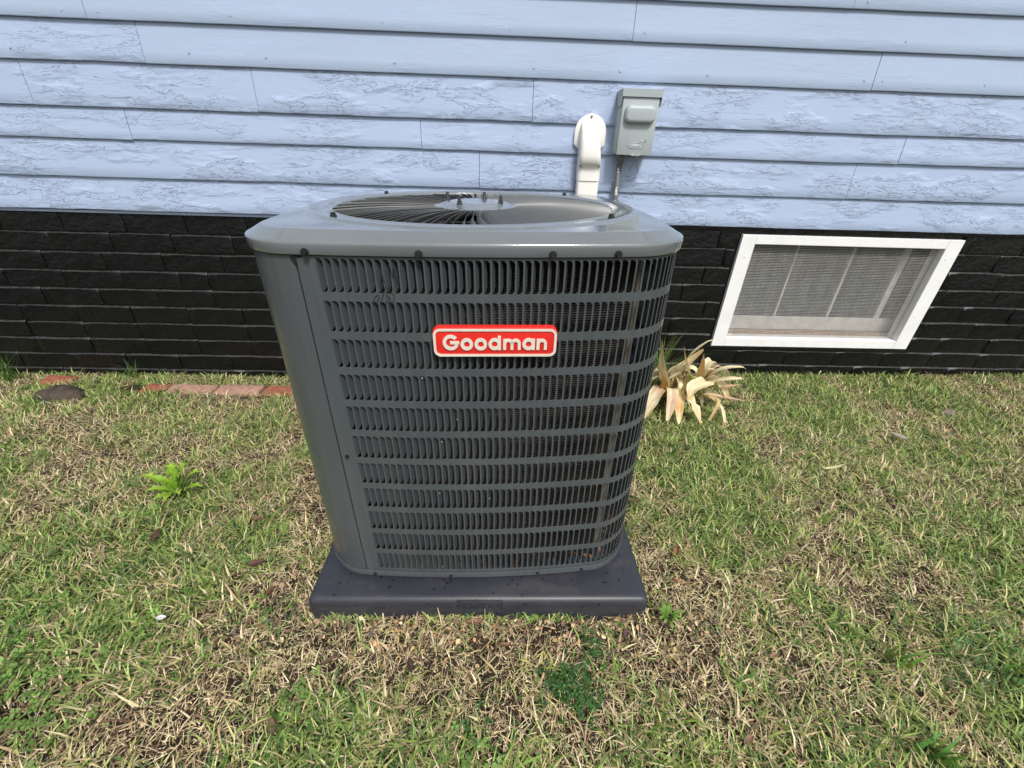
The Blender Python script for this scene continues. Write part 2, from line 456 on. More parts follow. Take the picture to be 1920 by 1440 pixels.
# corner boards and roof line close the house
B().box(-4.66, -4.6, -.03, .22, .70, 2.75).obj('corner_board', M['side_smooth'], house)
B().box(4.6, 4.66, -.03, .22, .70, 2.75).obj('corner_board', M['side_smooth'], house)
B().box(-4.8, 4.8, -.10, .4, 2.75, 2.86).obj('eave', M['white_paint'], house)

# ---- foundation window
win = empty('foundation_window', (0, 0, 0)); win.parent = house
def part(bb, name, mat, par, **k): return bb.obj(name, M[mat], par, **k)
OX0, OX1, OZ0, OZ1 = WX0, WX1, WZ0, WZ1
IX0, IX1, IZ0, IZ1 = 1.140, 2.028, .178, .635
part(B().box(OX0, IX0, -.014, .05, OZ0, OZ1, .002), 'frame_stile', 'white_paint', win)
part(B().box(IX1, OX1, -.014, .05, OZ0, OZ1, .002), 'frame_stile', 'white_paint', win)
part(B().box(IX0+.0004, IX1-.0004, -.0135, .05, IZ1, OZ1, .002), 'frame_rail', 'white_paint', win)
part(B().box(IX0+.0004, IX1-.0004, -.0135, .05, OZ0, IZ0, .002), 'frame_rail', 'white_paint', win)
scr = B(); wr = .0008; yy = .016
nxw = 120; nzw = 62
def wirex(bb, x, z0, z1, y):
    bb.loft([[(x-wr, y, z), (x, y-wr, z), (x+wr, y, z), (x, y+wr, z)] for z in (z0, z1)], True)
for i in range(1, nxw):
    xx = IX0+(IX1-IX0)*i/nxw+.0006*math.sin(i*1.7); wirex(scr, xx, IZ0, IZ1, yy+.0006*math.sin(i*.6))
for j in range(1, nzw):
    zz = IZ0+(IZ1-IZ0)*j/nzw+.0005*math.sin(j*2.1)
    scr.loft([[(x, yy-wr+.001, zz), (x, yy+.001, zz-wr), (x, yy+wr+.001, zz), (x, yy+.001, zz+wr)] for x in (IX0, IX1)], True)
part(scr, 'mesh_screen', 'wire', win)['kind'] = 'stuff'
part(B().box(IX0-.02, IX1+.02, .05, .16, .150, .1905), 'window_sill', 'sill', win)
sash = B().box(1.10, 2.06, .085, .11, .192, .262, .002); part(sash, 'sash_rail', 'old_white', win)
part(B().box(1.945, 1.975, .086, .111, .2625, .66, .002), 'sash_stile', 'old_white', win)
part(B().box(1.413, 1.424, .088, .104, .2625, .66, .002), 'muntin', 'old_white', win)
part(B().box(1.692, 1.703, .088, .104, .2625, .66, .002), 'muntin', 'old_white', win)
for (a, c_) in ((1.10, 1.413), (1.424, 1.692), (1.703, 1.945)):
    part(B().box(a, c_, .097, .100, .2625, .66), 'pane', 'glass', win)
part(B().box(1.06, 2.12, .1995, .205, .14, .71), 'interior_back', 'interior', win)
for p_ in ((IX0+.012, .20), (IX1+.03, .31), (IX1+.025, .59), (IX0-.03, .58)):
    B().cyl((0, 0), .0035, -.002, .001, 8, 'y').obj('nail_head', M['white_paint'], win, loc=(p_[0], -.0145, p_[1]))

# ------------------------------------------------------------------ line-set cover
cov = empty('line_set_cover', (.342, 1.9, .3)); tag(cov, 'white plastic line set cover with rounded elbow cap on the blue siding', 'pipe cover')
def cv(bb, name, mat, **k):
    o = bb.obj(name, M[mat], None, **k); o.parent = cov; o.matrix_parent_inverse = Matrix.Translation((-.342, -1.9, -.3)); return o
def arch_outline(x0, x1, z0, z1, n=14, r=None):
    xm = (x0+x1)/2; rr = (x1-x0)/2 if r is None else r
    P = [(x0+.016, z0), (x0, z0+.016)]
    for i in range(n+1):
        t = PI-PI*i/n; P.append((xm+(x1-x0)/2*math.cos(t), z1-rr+rr*math.sin(t)))
    P += [(x1, z0+.016), (x1-.016, z0)]; return P
ao = arch_outline(.279, .401, .984, 1.101)
bb = B(); bb.loft([[(x, y, z) for x, z in ao] for y in (1.885, 1.8645)], True, False, False)
ins = [((x-.34)*.95+.34, (z-1.03)*.955+1.03) for x, z in ao]
bb.loft([[(x, 1.8645, z) for x, z in ao], [(x, 1.8625, z) for x, z in ins]], True, False, True)
cv(bb, 'wall_flange', 'pvc', smooth=True, auto=35)
# elbow body: sections going down, depth swelling outward
bb = B(); secs = [(1.083, .006, .020, .334), (1.078, .020, .028, .334), (1.066, .038, .034, .334), (1.045, .054, .0365, .335), (1.0, .063, .039, .338), (.96, .065, .0425, .341), (.938, .061, .0435, .343), (.928, .051, .0445, .344), (.920, .0425, .0455, .345), (.9, .0415, .0465, .346), (.872, .0415, .0465, .347)]
rg = []
for z, d, hw, xc in secs:
    rr = min(.018, hw*.5, d*.8); y0 = 1.8705; pr = [(-hw, 0)]
    for i in range(6):
        t = i/5*PI/2; pr.append((-hw+rr-rr*math.cos(t), -(d-rr)-rr*math.sin(t)))
    for i in range(6):
        t = i/5*PI/2; pr.append((hw-rr+rr*math.sin(t), -(d-rr)-rr*math.cos(t)))
    pr.append((hw, 0)); rg.append([(xc+x, y0+y, z) for x, y in pr])
bb.loft(rg, False, False, False); bb.F.append(tuple(range(len(rg[0])))[::-1])
cv(bb, 'elbow', 'pvc', smooth=True, auto=50)
bb = B(); rr = .012; pr = [(-.0445, 0)]
for i in range(5):
    t = i/4*PI/2; pr.append((-.0445+rr-rr*math.cos(t), -(.038-rr)-rr*math.sin(t)))
for i in range(5):
    t = i/4*PI/2; pr.append((.0445-rr+rr*math.sin(t), -(.038-rr)-rr*math.cos(t)))
pr.append((.0445, 0)); bb.loft([[(.347+x, 1.8705+y, z) for x, y in pr] for z in (.89, .25)], False)
bb.F.append(tuple(range(len(pr))))
cv(bb, 'duct', 'pvc', smooth=True, auto=50)
for x, y, z in ((.308, 1.827, .925), (.381, 1.827, .925), (.338, 1.8615, 1.092)):
    cv(B().cyl((x, z), .0042, y-.0035, y+.003, 10, 'y'), 'screw', 'bolt')

# ------------------------------------------------------------------ disconnect box
dbx = empty('disconnect_box', (.503, 1.9, .967)); tag(dbx, 'pale grey electrical disconnect box with raised lid and embossed duck', 'electrical box')
def dv(bb, name, mat, par=None, **k):
    o = bb.obj(name, M[mat], None, **k); o.parent = par or dbx
    if par is None: o.matrix_parent_inverse = Matrix.Translation((-.503, -1.9, -.967))
    return o
DX0, DX1, DZ0, DZ1 = .432, .575, .967, 1.176
dv(B().box(DX0+.002, DX1-.002, 1.805, 1.888, DZ0+.003, DZ1-.006, .003), 'body', 'box', smooth=True, auto=40)
dv(B().box(DX0+.004, DX1-.004, 1.797, 1.8048, DZ0, DZ1-.024, .0028), 'cover', 'box', smooth=True, auto=40)
hood = B(); pts = [(DX0-.002, 1.893), (DX0-.002, 1.792), (DX1+.002, 1.792), (DX1+.002, 1.893)]
hood.box(DX0-.002, DX1+.002, 1.7915, 1.893, DZ1-.003, DZ1, 0); hood.box(DX0-.002, DX1+.002, 1.7915, 1.7935, DZ1-.024, DZ1-.0031, 0)
for xx in (DX0-.0022, DX1+.0002):
    hood.add([(xx, 1.7936, DZ1-.0031), (xx, 1.7936, DZ1-.026), (xx, 1.802, DZ1-.05), (xx, 1.84, DZ1-.055), (xx, 1.886, DZ1-.0031),
              (xx+.002, 1.7936, DZ1-.0031), (xx+.002, 1.7936, DZ1-.026), (xx+.002, 1.802, DZ1-.05), (xx+.002, 1.84, DZ1-.055), (xx+.002, 1.886, DZ1-.0031)],
             [(0, 4, 3, 2, 1), (5, 6, 7, 8, 9), (0, 1, 6, 5), (1, 2, 7, 6), (2, 3, 8, 7), (3, 4, 9, 8)])
dv(hood, 'hood', 'box')
# raised pillow
def rrect(x0, x1, z0, z1, r, n=5):
    P = []
    for (cx, cz, a0) in ((x1-r, z1-r, 0), (x0+r, z1-r, 90), (x0+r, z0+r, 180), (x1-r, z0+r, 270)):
        for i in range(n+1):
            t = math.radians(a0+90*i/n); P.append((cx+r*math.cos(t), cz+r*math.sin(t)))
    return P[::-1]
pb = B(); pb.loft([[(x, y, z) for x, z in rrect(.446+s, .562-s, 1.069+s, 1.128-s, .021-s)] for s, y in ((0, 1.7975), (.0006, 1.790), (.003, 1.783), (.008, 1.7785), (.014, 1.7775))], True, False, True)
dv(pb, 'raised_panel', 'box', smooth=True, auto=50)
# duck emblem, outline ridge with lettering on the body
S = .0000508*1.0
def dk(px, py): return (.4735+(px-400)*.000138, 1.024-(py-280)*.000115)
duckbody = [(400, 492), (445, 492), (520, 440), (590, 412), (660, 410), (740, 430), (800, 432), (845, 470), (850, 520), (820, 565), (700, 572), (500, 570), (430, 535)]
head = [(725, 400), (715, 350), (745, 295), (790, 275), (835, 290), (862, 330), (925, 345), (900, 372), (850, 378), (810, 405), (770, 428)]
em = B()
for lp in (duckbody, head):
    P = [dk(*p) for p in lp]; em.tube([(x, 1.7964, z) for x, z in P+[P[0]]], .0014, 6)
for lp in (duckbody, head):
    P = [dk(*p) for p in lp]; cx = sum(p[0] for p in P)/len(P); cz = sum(p[1] for p in P)/len(P)
    em.loft([[(x, 1.7972, z) for x, z in P], [(cx+(x-cx)*.9, 1.7966, cz+(z-cz)*.9) for x, z in P]], True, False, True)
emo = dv(em, 'duck_emblem', 'box', smooth=True, auto=50)
def text_mesh(s, size, ext, mat, name):
    cu = bpy.data.curves.new(name, 'FONT'); cu.body = s; cu.size = size; cu.extrude = ext; cu.align_x = 'CENTER'; cu.align_y = 'CENTER'; cu.resolution_u = 3
    to = bpy.data.objects.new(name, cu); COL.objects.link(to)
    dg = bpy.context.evaluated_depsgraph_get(); me = bpy.data.meshes.new_from_object(to.evaluated_get(dg))
    bpy.data.objects.remove(to); bpy.data.curves.remove(cu); me.materials.clear(); me.materials.append(mat); me.name = name
    return me
mt = text_mesh('Midwest', .0125, .0005, M['box'], 'lettering')
o = ob('lettering', mt, dbx, (.5045-.503, 1.7962-1.9, .9965-.967), (PI/2, 0, 0))
dv(B().box(.490, .526, 1.786, 1.7968, .9655, .969, .0008), 'latch', 'box')
dv(B().tube([(.509, 1.788, .972), (.511, 1.784, .962), (.504, 1.785, .94), (.494, 1.79, .912)], .0011, 6).tube([(.511, 1.788, .972), (.512, 1.782, .96), (.517, 1.785, .94), (.529, 1.79, .906)], .0009, 6), 'seal_wire', 'bolt')
cdt = empty('conduit', (.469, 1.852, .3)); tag(cdt, 'thin grey conduit with flaking paint below the electrical box', 'conduit')
o = B().cyl((0, 0), .0135, .637, .668, 16).cyl((0, 0), .0165, .645, .657, 6).obj('connector', M['conduit'], cdt, True, 40)
o = B().tube([(0, 0, .64), (.001, 0, .45), (.004, -.002, .2), (0, -.04, .06), (-.03, -.16, .0)], .0105, 14).obj('pipe', M['conduit'], cdt, True)
for z, w_, h_ in ((.617, .010, .006), (.607, .008, .004), (.55, .008, .003), (.54, .012, .009), (.528, .006, .008), (.50, .009, .004), (.487, .008, .012)):
    pc = B(); r_ = .0109; a0 = rnd.uniform(-2.2, -1.6)
    pr = [(a0-.4, -h_), (a0-.1, -h_*.4), (a0+.3, -h_*.9), (a0+.5, 0), (a0+.2, h_*.5), (a0-.1, h_), (a0-.3, h_*.3)]
    pc.add([(r_*math.cos(a)+.0005, r_*math.sin(a), z+q) for a, q in pr], [tuple(range(7))]); pc.obj('paint_flake', M['chip'], cdt)

# ------------------------------------------------------------------ equipment pad
pad = empty('equipment_pad', (-.0374, .977, -.004)); tag(pad, 'dark grey plastic equipment pad lying on the lawn under the condenser', 'pad')
hw = .4015
def pr_(s, z): return [(x, y, z) for x, y in rrect(-hw+s, hw-s, -hw+s, hw-s, .014, 5)[::-1]]
pbm = B(); pbm.loft([pr_(0, -.03), pr_(.001, .040), pr_(.0022, .049), pr_(.0058, .0558), pr_(.011, .0592), pr_(.018, .0602), pr_(.06, .0610), pr_(.2, .0625)], True, False, True)
pbm.obj('slab', M['pad'], pad, True, 60)
# recessed-look size plate with embossed lettering on the front edge
fy = -hw+.0008
pl = B()
lx0, lx1, lz0, lz1 = -.052, .050, .0240, .0550
pl.box(lx0, lx1, fy-.0005, fy+.006, lz0, lz1, .0006)
plo = pl.obj('size_plate', M['pad'], pad)
rm = B()
for a, b_, c_, d_ in ((lx0-.002, lx0, lz0-.0015, lz1+.0015), (lx1, lx1+.002, lz0-.0015, lz1+.0015), (lx0, lx1, lz1, lz1+.002), (lx0, lx1, lz0-.0015, lz0)):
    rm.box(a, b_, fy-.0028, fy+.004, c_, d_)
rm.obj('plate_rim', M['pad'], plo)
tm = text_mesh('32 X 32 X 3', .0185, .0009, M['pad'], 'lettering')
ob('lettering', tm, plo, (-.001, fy-.0012, .0395), (PI/2, 0, 0))

# ------------------------------------------------------------------ condenser
U0 = Vector((-.0492, 1.0088, .0779))
unit = empty('condenser', U0, (0, 0, 0)); unit.rotation_mode = 'XYZ'; unit.rotation_euler = (-.0008, -.0136, .0136)
tag(unit, 'large dark grey air conditioner condenser with louvered sides and red badge', 'air conditioner')
A, RC, BOW = .3849, .0934, .024
def K(z): return 1-.0179*z/.748                     # the cabinet narrows slightly towards the top
def outline(a, R, bow, ns=28, nc=18):
    P = []
    for k in range(4):
        th = k*PI/2; c, s = math.cos(th), math.sin(th)
        L = [((-1+2*i/ns)*(a-R), -a) for i in range(ns)]
        L += [(a-R+R*math.sin(PI/2*i/nc), -(a-R)-R*math.cos(PI/2*i/nc)) for i in range(nc)]
        P += [(c*x-s*y, s*x+c*y) for x, y in L]
    return [(x*(1-bow/a*(y/a)**2), y*(1-bow/a*(x/a)**2)) for x, y in P]
def path_fn(P):
    P = np.array(P+[P[0]]); d = np.hypot(*np.diff(P, axis=0).T); S = np.r_[0, np.cumsum(d)]
    return P, S
OP, OS = path_fn(outline(A, RC, BOW)); LT = OS[-1]
def at(s, off=0):
    s = s % LT
    x = np.interp(s, OS, OP[:, 0]); y = np.interp(s, OS, OP[:, 1])
    e = 1e-3
    x1 = np.interp((s+e) % LT, OS, OP[:, 0]); y1 = np.interp((s+e) % LT, OS, OP[:, 1])
    x0 = np.interp((s-e) % LT, OS, OP[:, 0]); y0 = np.interp((s-e) % LT, OS, OP[:, 1])
    tx, ty = x1-x0, y1-y0; n = math.hypot(tx, ty); tx, ty = tx/n, ty/n
    return x+ty*off, y-tx*off, tx, ty             # off > 0 is outward
def s_of_x(xq):                                      # on the front face
    lo, hi = -.12, .66
    for _ in range(40):
        m_ = (lo+hi)/2
        if at(m_)[0] < xq: lo = m_
        else: hi = m_
    return lo
s_seam = s_of_x(-.264); s_l0 = s_of_x(-.235)
PITCH = .0130; OPN = .0520; ROW = .0663; TOP0 = .7402
ZB, ZT = .016, .7445
def strip(s0, s1, z0, z1, name, mat='cab', off=0, thick=.0012, par=None, step=.0065):
    n = max(2, int((s1-s0)/step)); bb = B(); rgs = []
    for i in range(n+1):
        s = s0+(s1-s0)*i/n; x, y, tx, ty = at(s, off); xi, yi, _, _ = at(s, off-thick)
        rgs.append([(x*K(z0), y*K(z0), z0), (x*K(z1), y*K(z1), z1), (xi*K(z1), yi*K(z1), z1), (xi*K(z0), yi*K(z0), z0)])
    Vv = [p for r in rgs for p in r]; Ff = []
    for i in range(n):
        for q in range(4): Ff.append((i*4+(q+1) % 4, i*4+q, (i+1)*4+q, (i+1)*4+(q+1) % 4))
    Ff += [(3, 2, 1, 0), (n*4, n*4+1, n*4+2, n*4+3)]
    bb.add(Vv, Ff); return bb
NL = 94
s_lend = s_l0+NL*PITCH
# left corner panel: from the back-left corner round to the seam
s_bl = OS[3*46]            # start of the left side
corner = strip(s_bl-.06-LT, s_seam-.0012, ZB, ZT, 'corner_panel').obj('corner_panel', M['cab'], unit, True, 40)
B().add([(x, y, z) for x, y, z in []], [])
# dark seam behind the gap, and the notch at its top
strip(s_seam-.004, s_seam+.004, ZB, ZT, 'seam', off=-.0016, thick=.001).obj('panel_seam', M['seam'], unit)
nx_, ny_, tx_, ty_ = at(s_seam, .0004)
nb = B(); nz = .7435
nb.add([(nx_-.0075, ny_-.0009, nz-.002), (nx_-.0045, ny_-.0011, nz), (nx_+.012, ny_-.0014, nz), (nx_+.012, ny_-.0014, nz-.0028), (nx_+.0022, ny_-.0011, nz-.003), (nx_+.0012, ny_-.001, nz-.016), (nx_-.0005, ny_-.001, nz-.0165), (nx_-.0065, ny_-.0009, nz-.0065)], [tuple(range(8))[::-1]])
nb.V = [(x*K(z), y*K(z), z) for x, y, z in nb.V]
nb.obj('panel_notch', M['seam'], unit)
# louvered panel: margins and horizontal bands
lp = empty('louver_panel', (0, 0, 0)); lp.parent = unit
strip(s_seam+.0012, s_l0, ZB, ZT, 'm').obj('panel_margin', M['cab'], lp, True, 40)
strip(s_lend+.003, s_lend+.06, ZB, ZT, 'm').obj('panel_margin', M['cab'], lp, True, 40)
for k in range(12):
    z1 = ZT if k == 0 else TOP0-ROW*(k-1)-OPN
    z0 = TOP0-ROW*k if k < 11 else ZB
    strip(s_l0, s_lend+.003, z0, z1, 'b').obj('panel_band', M['cab'], lp, True, 40)
# one louver: rib, curved vane, rounded slot corners (x along the face, -y outward, z centred)
def louver_geo():
    bb = B(); h = OPN/2; rw = .0026; e = .0002
    bb.box(0, rw, 0, .0012, -h-.0002, h+.0002)
    cols = [(rw, .0002, h), (rw+.0014, .0034, h-.0004), (rw+.0031, .0072, h-.0022), (rw+.0052, .0112, h-.0085)]
    Vv = []
    for x, y, hh in cols: Vv += [(x, y, -hh), (x, y, hh)]
    bb.add(Vv, [(2*i, 2*i+2, 2*i+3, 2*i+1) for i in range(3)])
    # lips that close the vane to the band top and bottom
    for sg in (1, -1):
        # rounded corner on the far side of the slot
        R = .0062; xr = PITCH; Pf = [(xr, 0, sg*h), (xr, .0001, sg*(h-R))]
        for i in range(1, 5):
            t = i/5*PI/2; Pf.append((xr-R+R*math.cos(t), .0001, sg*(h-R+R*math.sin(t))))
        Pf.append((xr-R, 0, sg*h))
        bb.add([(p[0], .0001, p[2]) for p in Pf], [tuple(range(7))[::-1] if sg > 0 else tuple(range(7))])
    return bb
LG = louver_geo(); lme = LG.mesh('louver', M['cab'])
rest = B()
def lframe(s):
    x, y, tx, ty = at(s); x2, y2, _, _ = at(s+PITCH)
    a = math.atan2(y2-y, x2-x); return x, y, a
for k in range(11):
    zc = TOP0-ROW*k-OPN/2
    for i in range(NL):
        s = s_l0+i*PITCH; x, y, a = lframe(s)
        x, y = x*K(zc), y*K(zc)
        if k < 5 and i < 60: ob('louver', lme, lp, (x, y, zc), (0, 0, a))
        else:
            c, s_ = math.cos(a), math.sin(a)
            rest.add([(x+c*p[0]-s_*p[1], y+s_*p[0]+c*p[1], zc+p[2]) for p in LG.V], LG.F)
rest.obj('lower_louver', M['cab'], lp)['kind'] = 'stuff'
# rear panel
strip(s_lend+.0615, s_bl-.0615, ZB, ZT, 'r').obj('rear_panel', M['cab'], unit, True, 40)
# base pan: floor and rolled lip
def ringz(a_off, z, bow=BOW): return [(x*K(z), y*K(z), z) for x, y in outline(A+a_off, RC+a_off, bow)]
bp_ = B(); bp_.loft([ringz(-.03, -.004), ringz(-.004, -.003), ringz(.0028, .001), ringz(.0034, .016), ringz(.0022, .0185), ringz(.0002, .0175), ringz(-.004, .012), ringz(-.02, .010)], True, True, True)
bp_.obj('base_pan', M['cab'], unit, True, 45)
for fx, fyy in ((-.25, -.25), (.25, -.25), (-.25, .25), (.25, .25)):
    B().cyl((fx, fyy), .04, -.0172, -.0035, 12).obj('foot', M['seam'], unit)
# coil just inside the louvers
s_ce = s_of_x(.312)
cb = B(); n_ = 90; sa_ = s_bl-.1-LT
cb.loft([[at(sa_+(s_ce-sa_)*i/n_, -.050)[:2]+(z,) for i in range(n_+1)] for z in (.0105, .74)][::-1], False)
cb.obj('coil', M['coil'], unit, True)
ce = B(); xe, ye, te, ue = at(s_ce, -.044)
ce.box(0, .013, 0, .03, .0105, .74, .001); ce.obj('coil_end_plate', M['old_white2'], unit, loc=(xe, ye, 0), rot=(0, 0, math.atan2(ue, te)))
# dark sheet added for the shaded interior, right-hand side and rear
ds = B(); ds.loft([[at(s_ce+.02+(s_bl-.06-s_ce)*i/60, -.085)[:2]+(z,) for i in range(61)] for z in (.0105, .74)][::-1], False); ds.obj('inner_shade_sheet', M['inner_shade'], unit, True)
# bright end plate of the coil at the front right corner
# top cap
def circ(r, z, n=184, ph=0):
    P0 = outline(A, RC, BOW); return [(r*math.cos(math.atan2(y, x)), r*math.sin(math.atan2(y, x)), z) for x, y in P0]
def blend(a_off, r, t, z):
    P0 = outline(A+a_off, max(.03, RC+a_off), BOW); out = []
    for x, y in P0:
        th = math.atan2(y, x); out.append((x*K(z)*(1-t)+r*math.cos(th)*t, y*K(z)*(1-t)+r*math.sin(th)*t, z))
    return out
cz = .7458
cap = B()
R0, R1, R2 = .3485, .3215, .3036
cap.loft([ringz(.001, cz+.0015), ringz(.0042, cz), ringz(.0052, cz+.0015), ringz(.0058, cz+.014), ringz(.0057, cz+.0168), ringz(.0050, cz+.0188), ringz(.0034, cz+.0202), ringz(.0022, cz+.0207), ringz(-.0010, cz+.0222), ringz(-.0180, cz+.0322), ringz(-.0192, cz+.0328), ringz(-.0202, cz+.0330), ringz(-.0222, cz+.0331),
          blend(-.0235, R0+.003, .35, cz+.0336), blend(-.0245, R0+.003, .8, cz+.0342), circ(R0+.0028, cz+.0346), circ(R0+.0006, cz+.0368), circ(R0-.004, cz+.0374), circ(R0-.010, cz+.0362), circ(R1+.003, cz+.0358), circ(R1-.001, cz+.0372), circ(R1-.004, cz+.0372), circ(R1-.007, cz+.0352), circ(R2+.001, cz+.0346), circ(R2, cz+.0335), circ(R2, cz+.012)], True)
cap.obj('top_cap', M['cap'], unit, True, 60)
B().loft([ringz(.0014, cz-.0018), ringz(.0014, cz+.001)], True).obj('cap_shadow_line', M['seam'], unit)  # black ring paints the shadow line under the cap skirt
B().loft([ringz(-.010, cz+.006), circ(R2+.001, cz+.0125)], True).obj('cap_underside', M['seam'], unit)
# fan grille: hub plate and curved fins
gr = empty('fan_grille', (0, 0, cz+.0285)); gr.parent = unit
NF = 96
def fin_mesh():
    bb = B(); n = 9; pts = []
    for i in range(n+1):
        t = i/n; r = .084+(R2+.0005-.084)*t; ph = -.035*math.sin(t*PI)-.01*t
        pts.append((r*math.cos(ph), r*math.sin(ph), .003*math.sin(t*PI)))
    rgs = []
    for i, (x, y, z) in enumerate(pts):
        p, q = pts[max(i-1, 0)], pts[min(i+1, n)]
        dx, dy = q[0]-p[0], q[1]-p[1]; L = math.hypot(dx, dy); nx1, ny1 = -dy/L, dx/L
        w1 = .0007; hgt = .0125
        rgs.append([(x+nx1*w1, y+ny1*w1, z+.0036), (x+nx1*.0004, y+ny1*.0004, z+.0042), (x-nx1*.0058, y-ny1*.0058, z-.0062), (x-nx1*.0053, y-ny1*.0053, z-.0056)][::-1])
    bb.loft(rgs, True, True, True); return bb.mesh('fin', M['fin'], True, 40)
fm = fin_mesh()
for i in range(NF): ob('fin', fm, gr, (0, 0, rnd.uniform(-.0009, .0009)), (rnd.uniform(-.004, .004), rnd.uniform(-.004, .004), 2*PI*i/NF+rnd.uniform(-.009, .009)))
hb = B()
def cc(r, z, n=48): return [(r*math.cos(2*PI*i/n), r*math.sin(2*PI*i/n), z) for i in range(n)]
def octo(r, z, n=48):
    out = []
    for i in range(n):
        t = 2*PI*i/n; q = (t % (PI/4))-PI/8; out.append((r*math.cos(PI/8)/math.cos(q)*math.cos(t), r*math.cos(PI/8)/math.cos(q)*math.sin(t), z))
    return out
hb.loft([cc(.093, -.006), cc(.0935, .004), cc(.091, .0052), octo(.084, .0062), octo(.068, .0125), octo(.064, .0132), cc(.03, .0128)], True, True, True)
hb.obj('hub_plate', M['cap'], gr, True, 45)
for bx, by in ((-.031, -.070), (.056, -.030), (-.068, .045), (.018, .052)):
    q = B().cyl((bx, by), .0068, .012, .0138, 16).cyl((bx, by), .0050, .0138, .0195, 6).cyl((bx, by), .0034, .0195, .028, 10)
    q.obj('hub_bolt', M['bolt'], gr, True, 40)
for i in range(2): B().loft([cc(.16+.075*i, -.0090, 64), cc(.16+.075*i, -.0115, 64), cc(.1575+.075*i, -.0115, 64), cc(.1575+.075*i, -.0090, 64), cc(.16+.075*i, -.0090, 64)], True).obj('support_ring', M['cab'], gr, True, 40)
# motor and blades
B().cyl((0, 0), .075, .56, .757, 28).cyl((0, 0), .082, .64, .66, 28).obj('motor', M['seam'], unit, True, 40)
fan = empty('fan', (0, 0, .705)); fan.parent = unit
bl = B(); rgs = []
for i in range(8):
    r = .07+.215*i/7; c0 = -.42-.05*i/7; c1 = .45+.22*math.sin(i/7*2.4)
    rgs.append([(r*math.cos(c0+(c1-c0)*j/6), r*math.sin(c0+(c1-c0)*j/6), .028-.056*j/6+.006*math.sin(j/6*PI)) for j in range(7)])
bl.loft(rgs, False); bme = bl.mesh('blade', M['fan'], True)
for i in range(3): ob('blade', bme, fan, (0, 0, 0), (0, 0, 2*PI*i/3+.5))
# screws
sm = B().cyl((0, 0), .0060, -.0018, 0, 14, 'y').cyl((0, 0), .0045, -.0058, -.0018, 6, 'y').box(-.0009, .0009, -.0062, -.0056, -.004, .004)
sme = sm.mesh('screw', M['dark'], True, 35)
small = B().cyl((0, 0), .0042, -.0012, 0, 12, 'y').cyl((0, 0), .0032, -.0042, -.0012, 6, 'y').mesh('screw', M['dark'], True, 35)
for wx in (-.292, -.119, .085, .188):
    s = s_of_x(wx+.049); x, y, tx, ty = at(s, .0062); ob('screw', sme, unit, (x*K(cz), y*K(cz), cz+.0045), (0, 0, math.atan2(ty, tx)))
for ang in (-45+360/8*2*j for j in range(4)):
    pass
for s, z in ((s_seam+.013, .358), (s_of_x(-.244), .008), (s_of_x(-.064), .008), (s_of_x(.142), .008), (s_of_x(.249), .008)):
    x, y, tx, ty = at(s, .0034 if z < .1 else 0); ob('screw', small, unit, (x*K(z), y*K(z), z), (0, 0, math.atan2(ty, tx)))
up_small = B().cyl((0, 0), .0062, 0, .002, 14).cyl((0, 0), .0048, .002, .0068, 6).mesh('screw', M['dark'], True, 35)
for a_ in (224, 321, 139, 45): 
    t = math.radians(a_); ob('screw', up_small, unit, (.333*math.cos(t), .333*math.sin(t), cz+.0362))
# fallen leaf bits lying inside on the base pan, behind the lowest louvers
def bits(n, fn, smin, smax, palette, seed):
    r = np.random.RandomState(seed); Vs = []; Fs = []; Cs = []; b0 = 0
    for i in range(n):
        x, y, z = fn(r); L = r.uniform(smin, smax); W = L*r.uniform(.3, .75); a = r.uniform(0, 2*PI); tl = r.uniform(-.5, .5); t2 = r.uniform(-.5, .5); cu = r.uniform(-.35, .6)
        c, s_ = math.cos(a), math.sin(a); col = np.array(palette[r.randint(len(palette))])*r.uniform(.6, 1.3)
        for u, v_ in ((-.5, 0), (-.2, .5), (.25, .42), (.5, 0), (.2, -.5), (-.25, -.4), (0, 0)):
            u2 = u*(1+r.uniform(-.25, .25)); v2 = v_*(1+r.uniform(-.35, .35))
            lx, ly = u2*L, v2*W; lz = lx*tl+ly*t2+(u2*u2+v2*v2)*cu*L
            Vs.append((x+c*lx-s_*ly, y+s_*lx+c*ly, z+lz+L*.12)); Cs.append(col*r.uniform(.85, 1.1))
        for q in range(6): Fs.append((b0+q, b0+(q+1) % 6, b0+6))
        b0 += 7
    return np.array(Vs), np.array(Fs), np.clip(np.array(Cs), 0, 1)
def inpan(r):
    s = s_l0+r.uniform(.05, 1)**.8*.70; x, y, tx, ty = at(s, -r.uniform(.016, .045)); return x, y, .012+r.uniform(0, .012)
brown = [(.12, .06, .03), (.08, .045, .03), (.18, .11, .06), (.04, .025, .02), (.22, .15, .09)]
v_, f_, c_ = bits(110, inpan, .008, .022, brown, 5)
tag(ob('leaf_debris', fast_mesh('leaf_debris', v_, f_, M['litter'], c_), unit), kind='stuff')
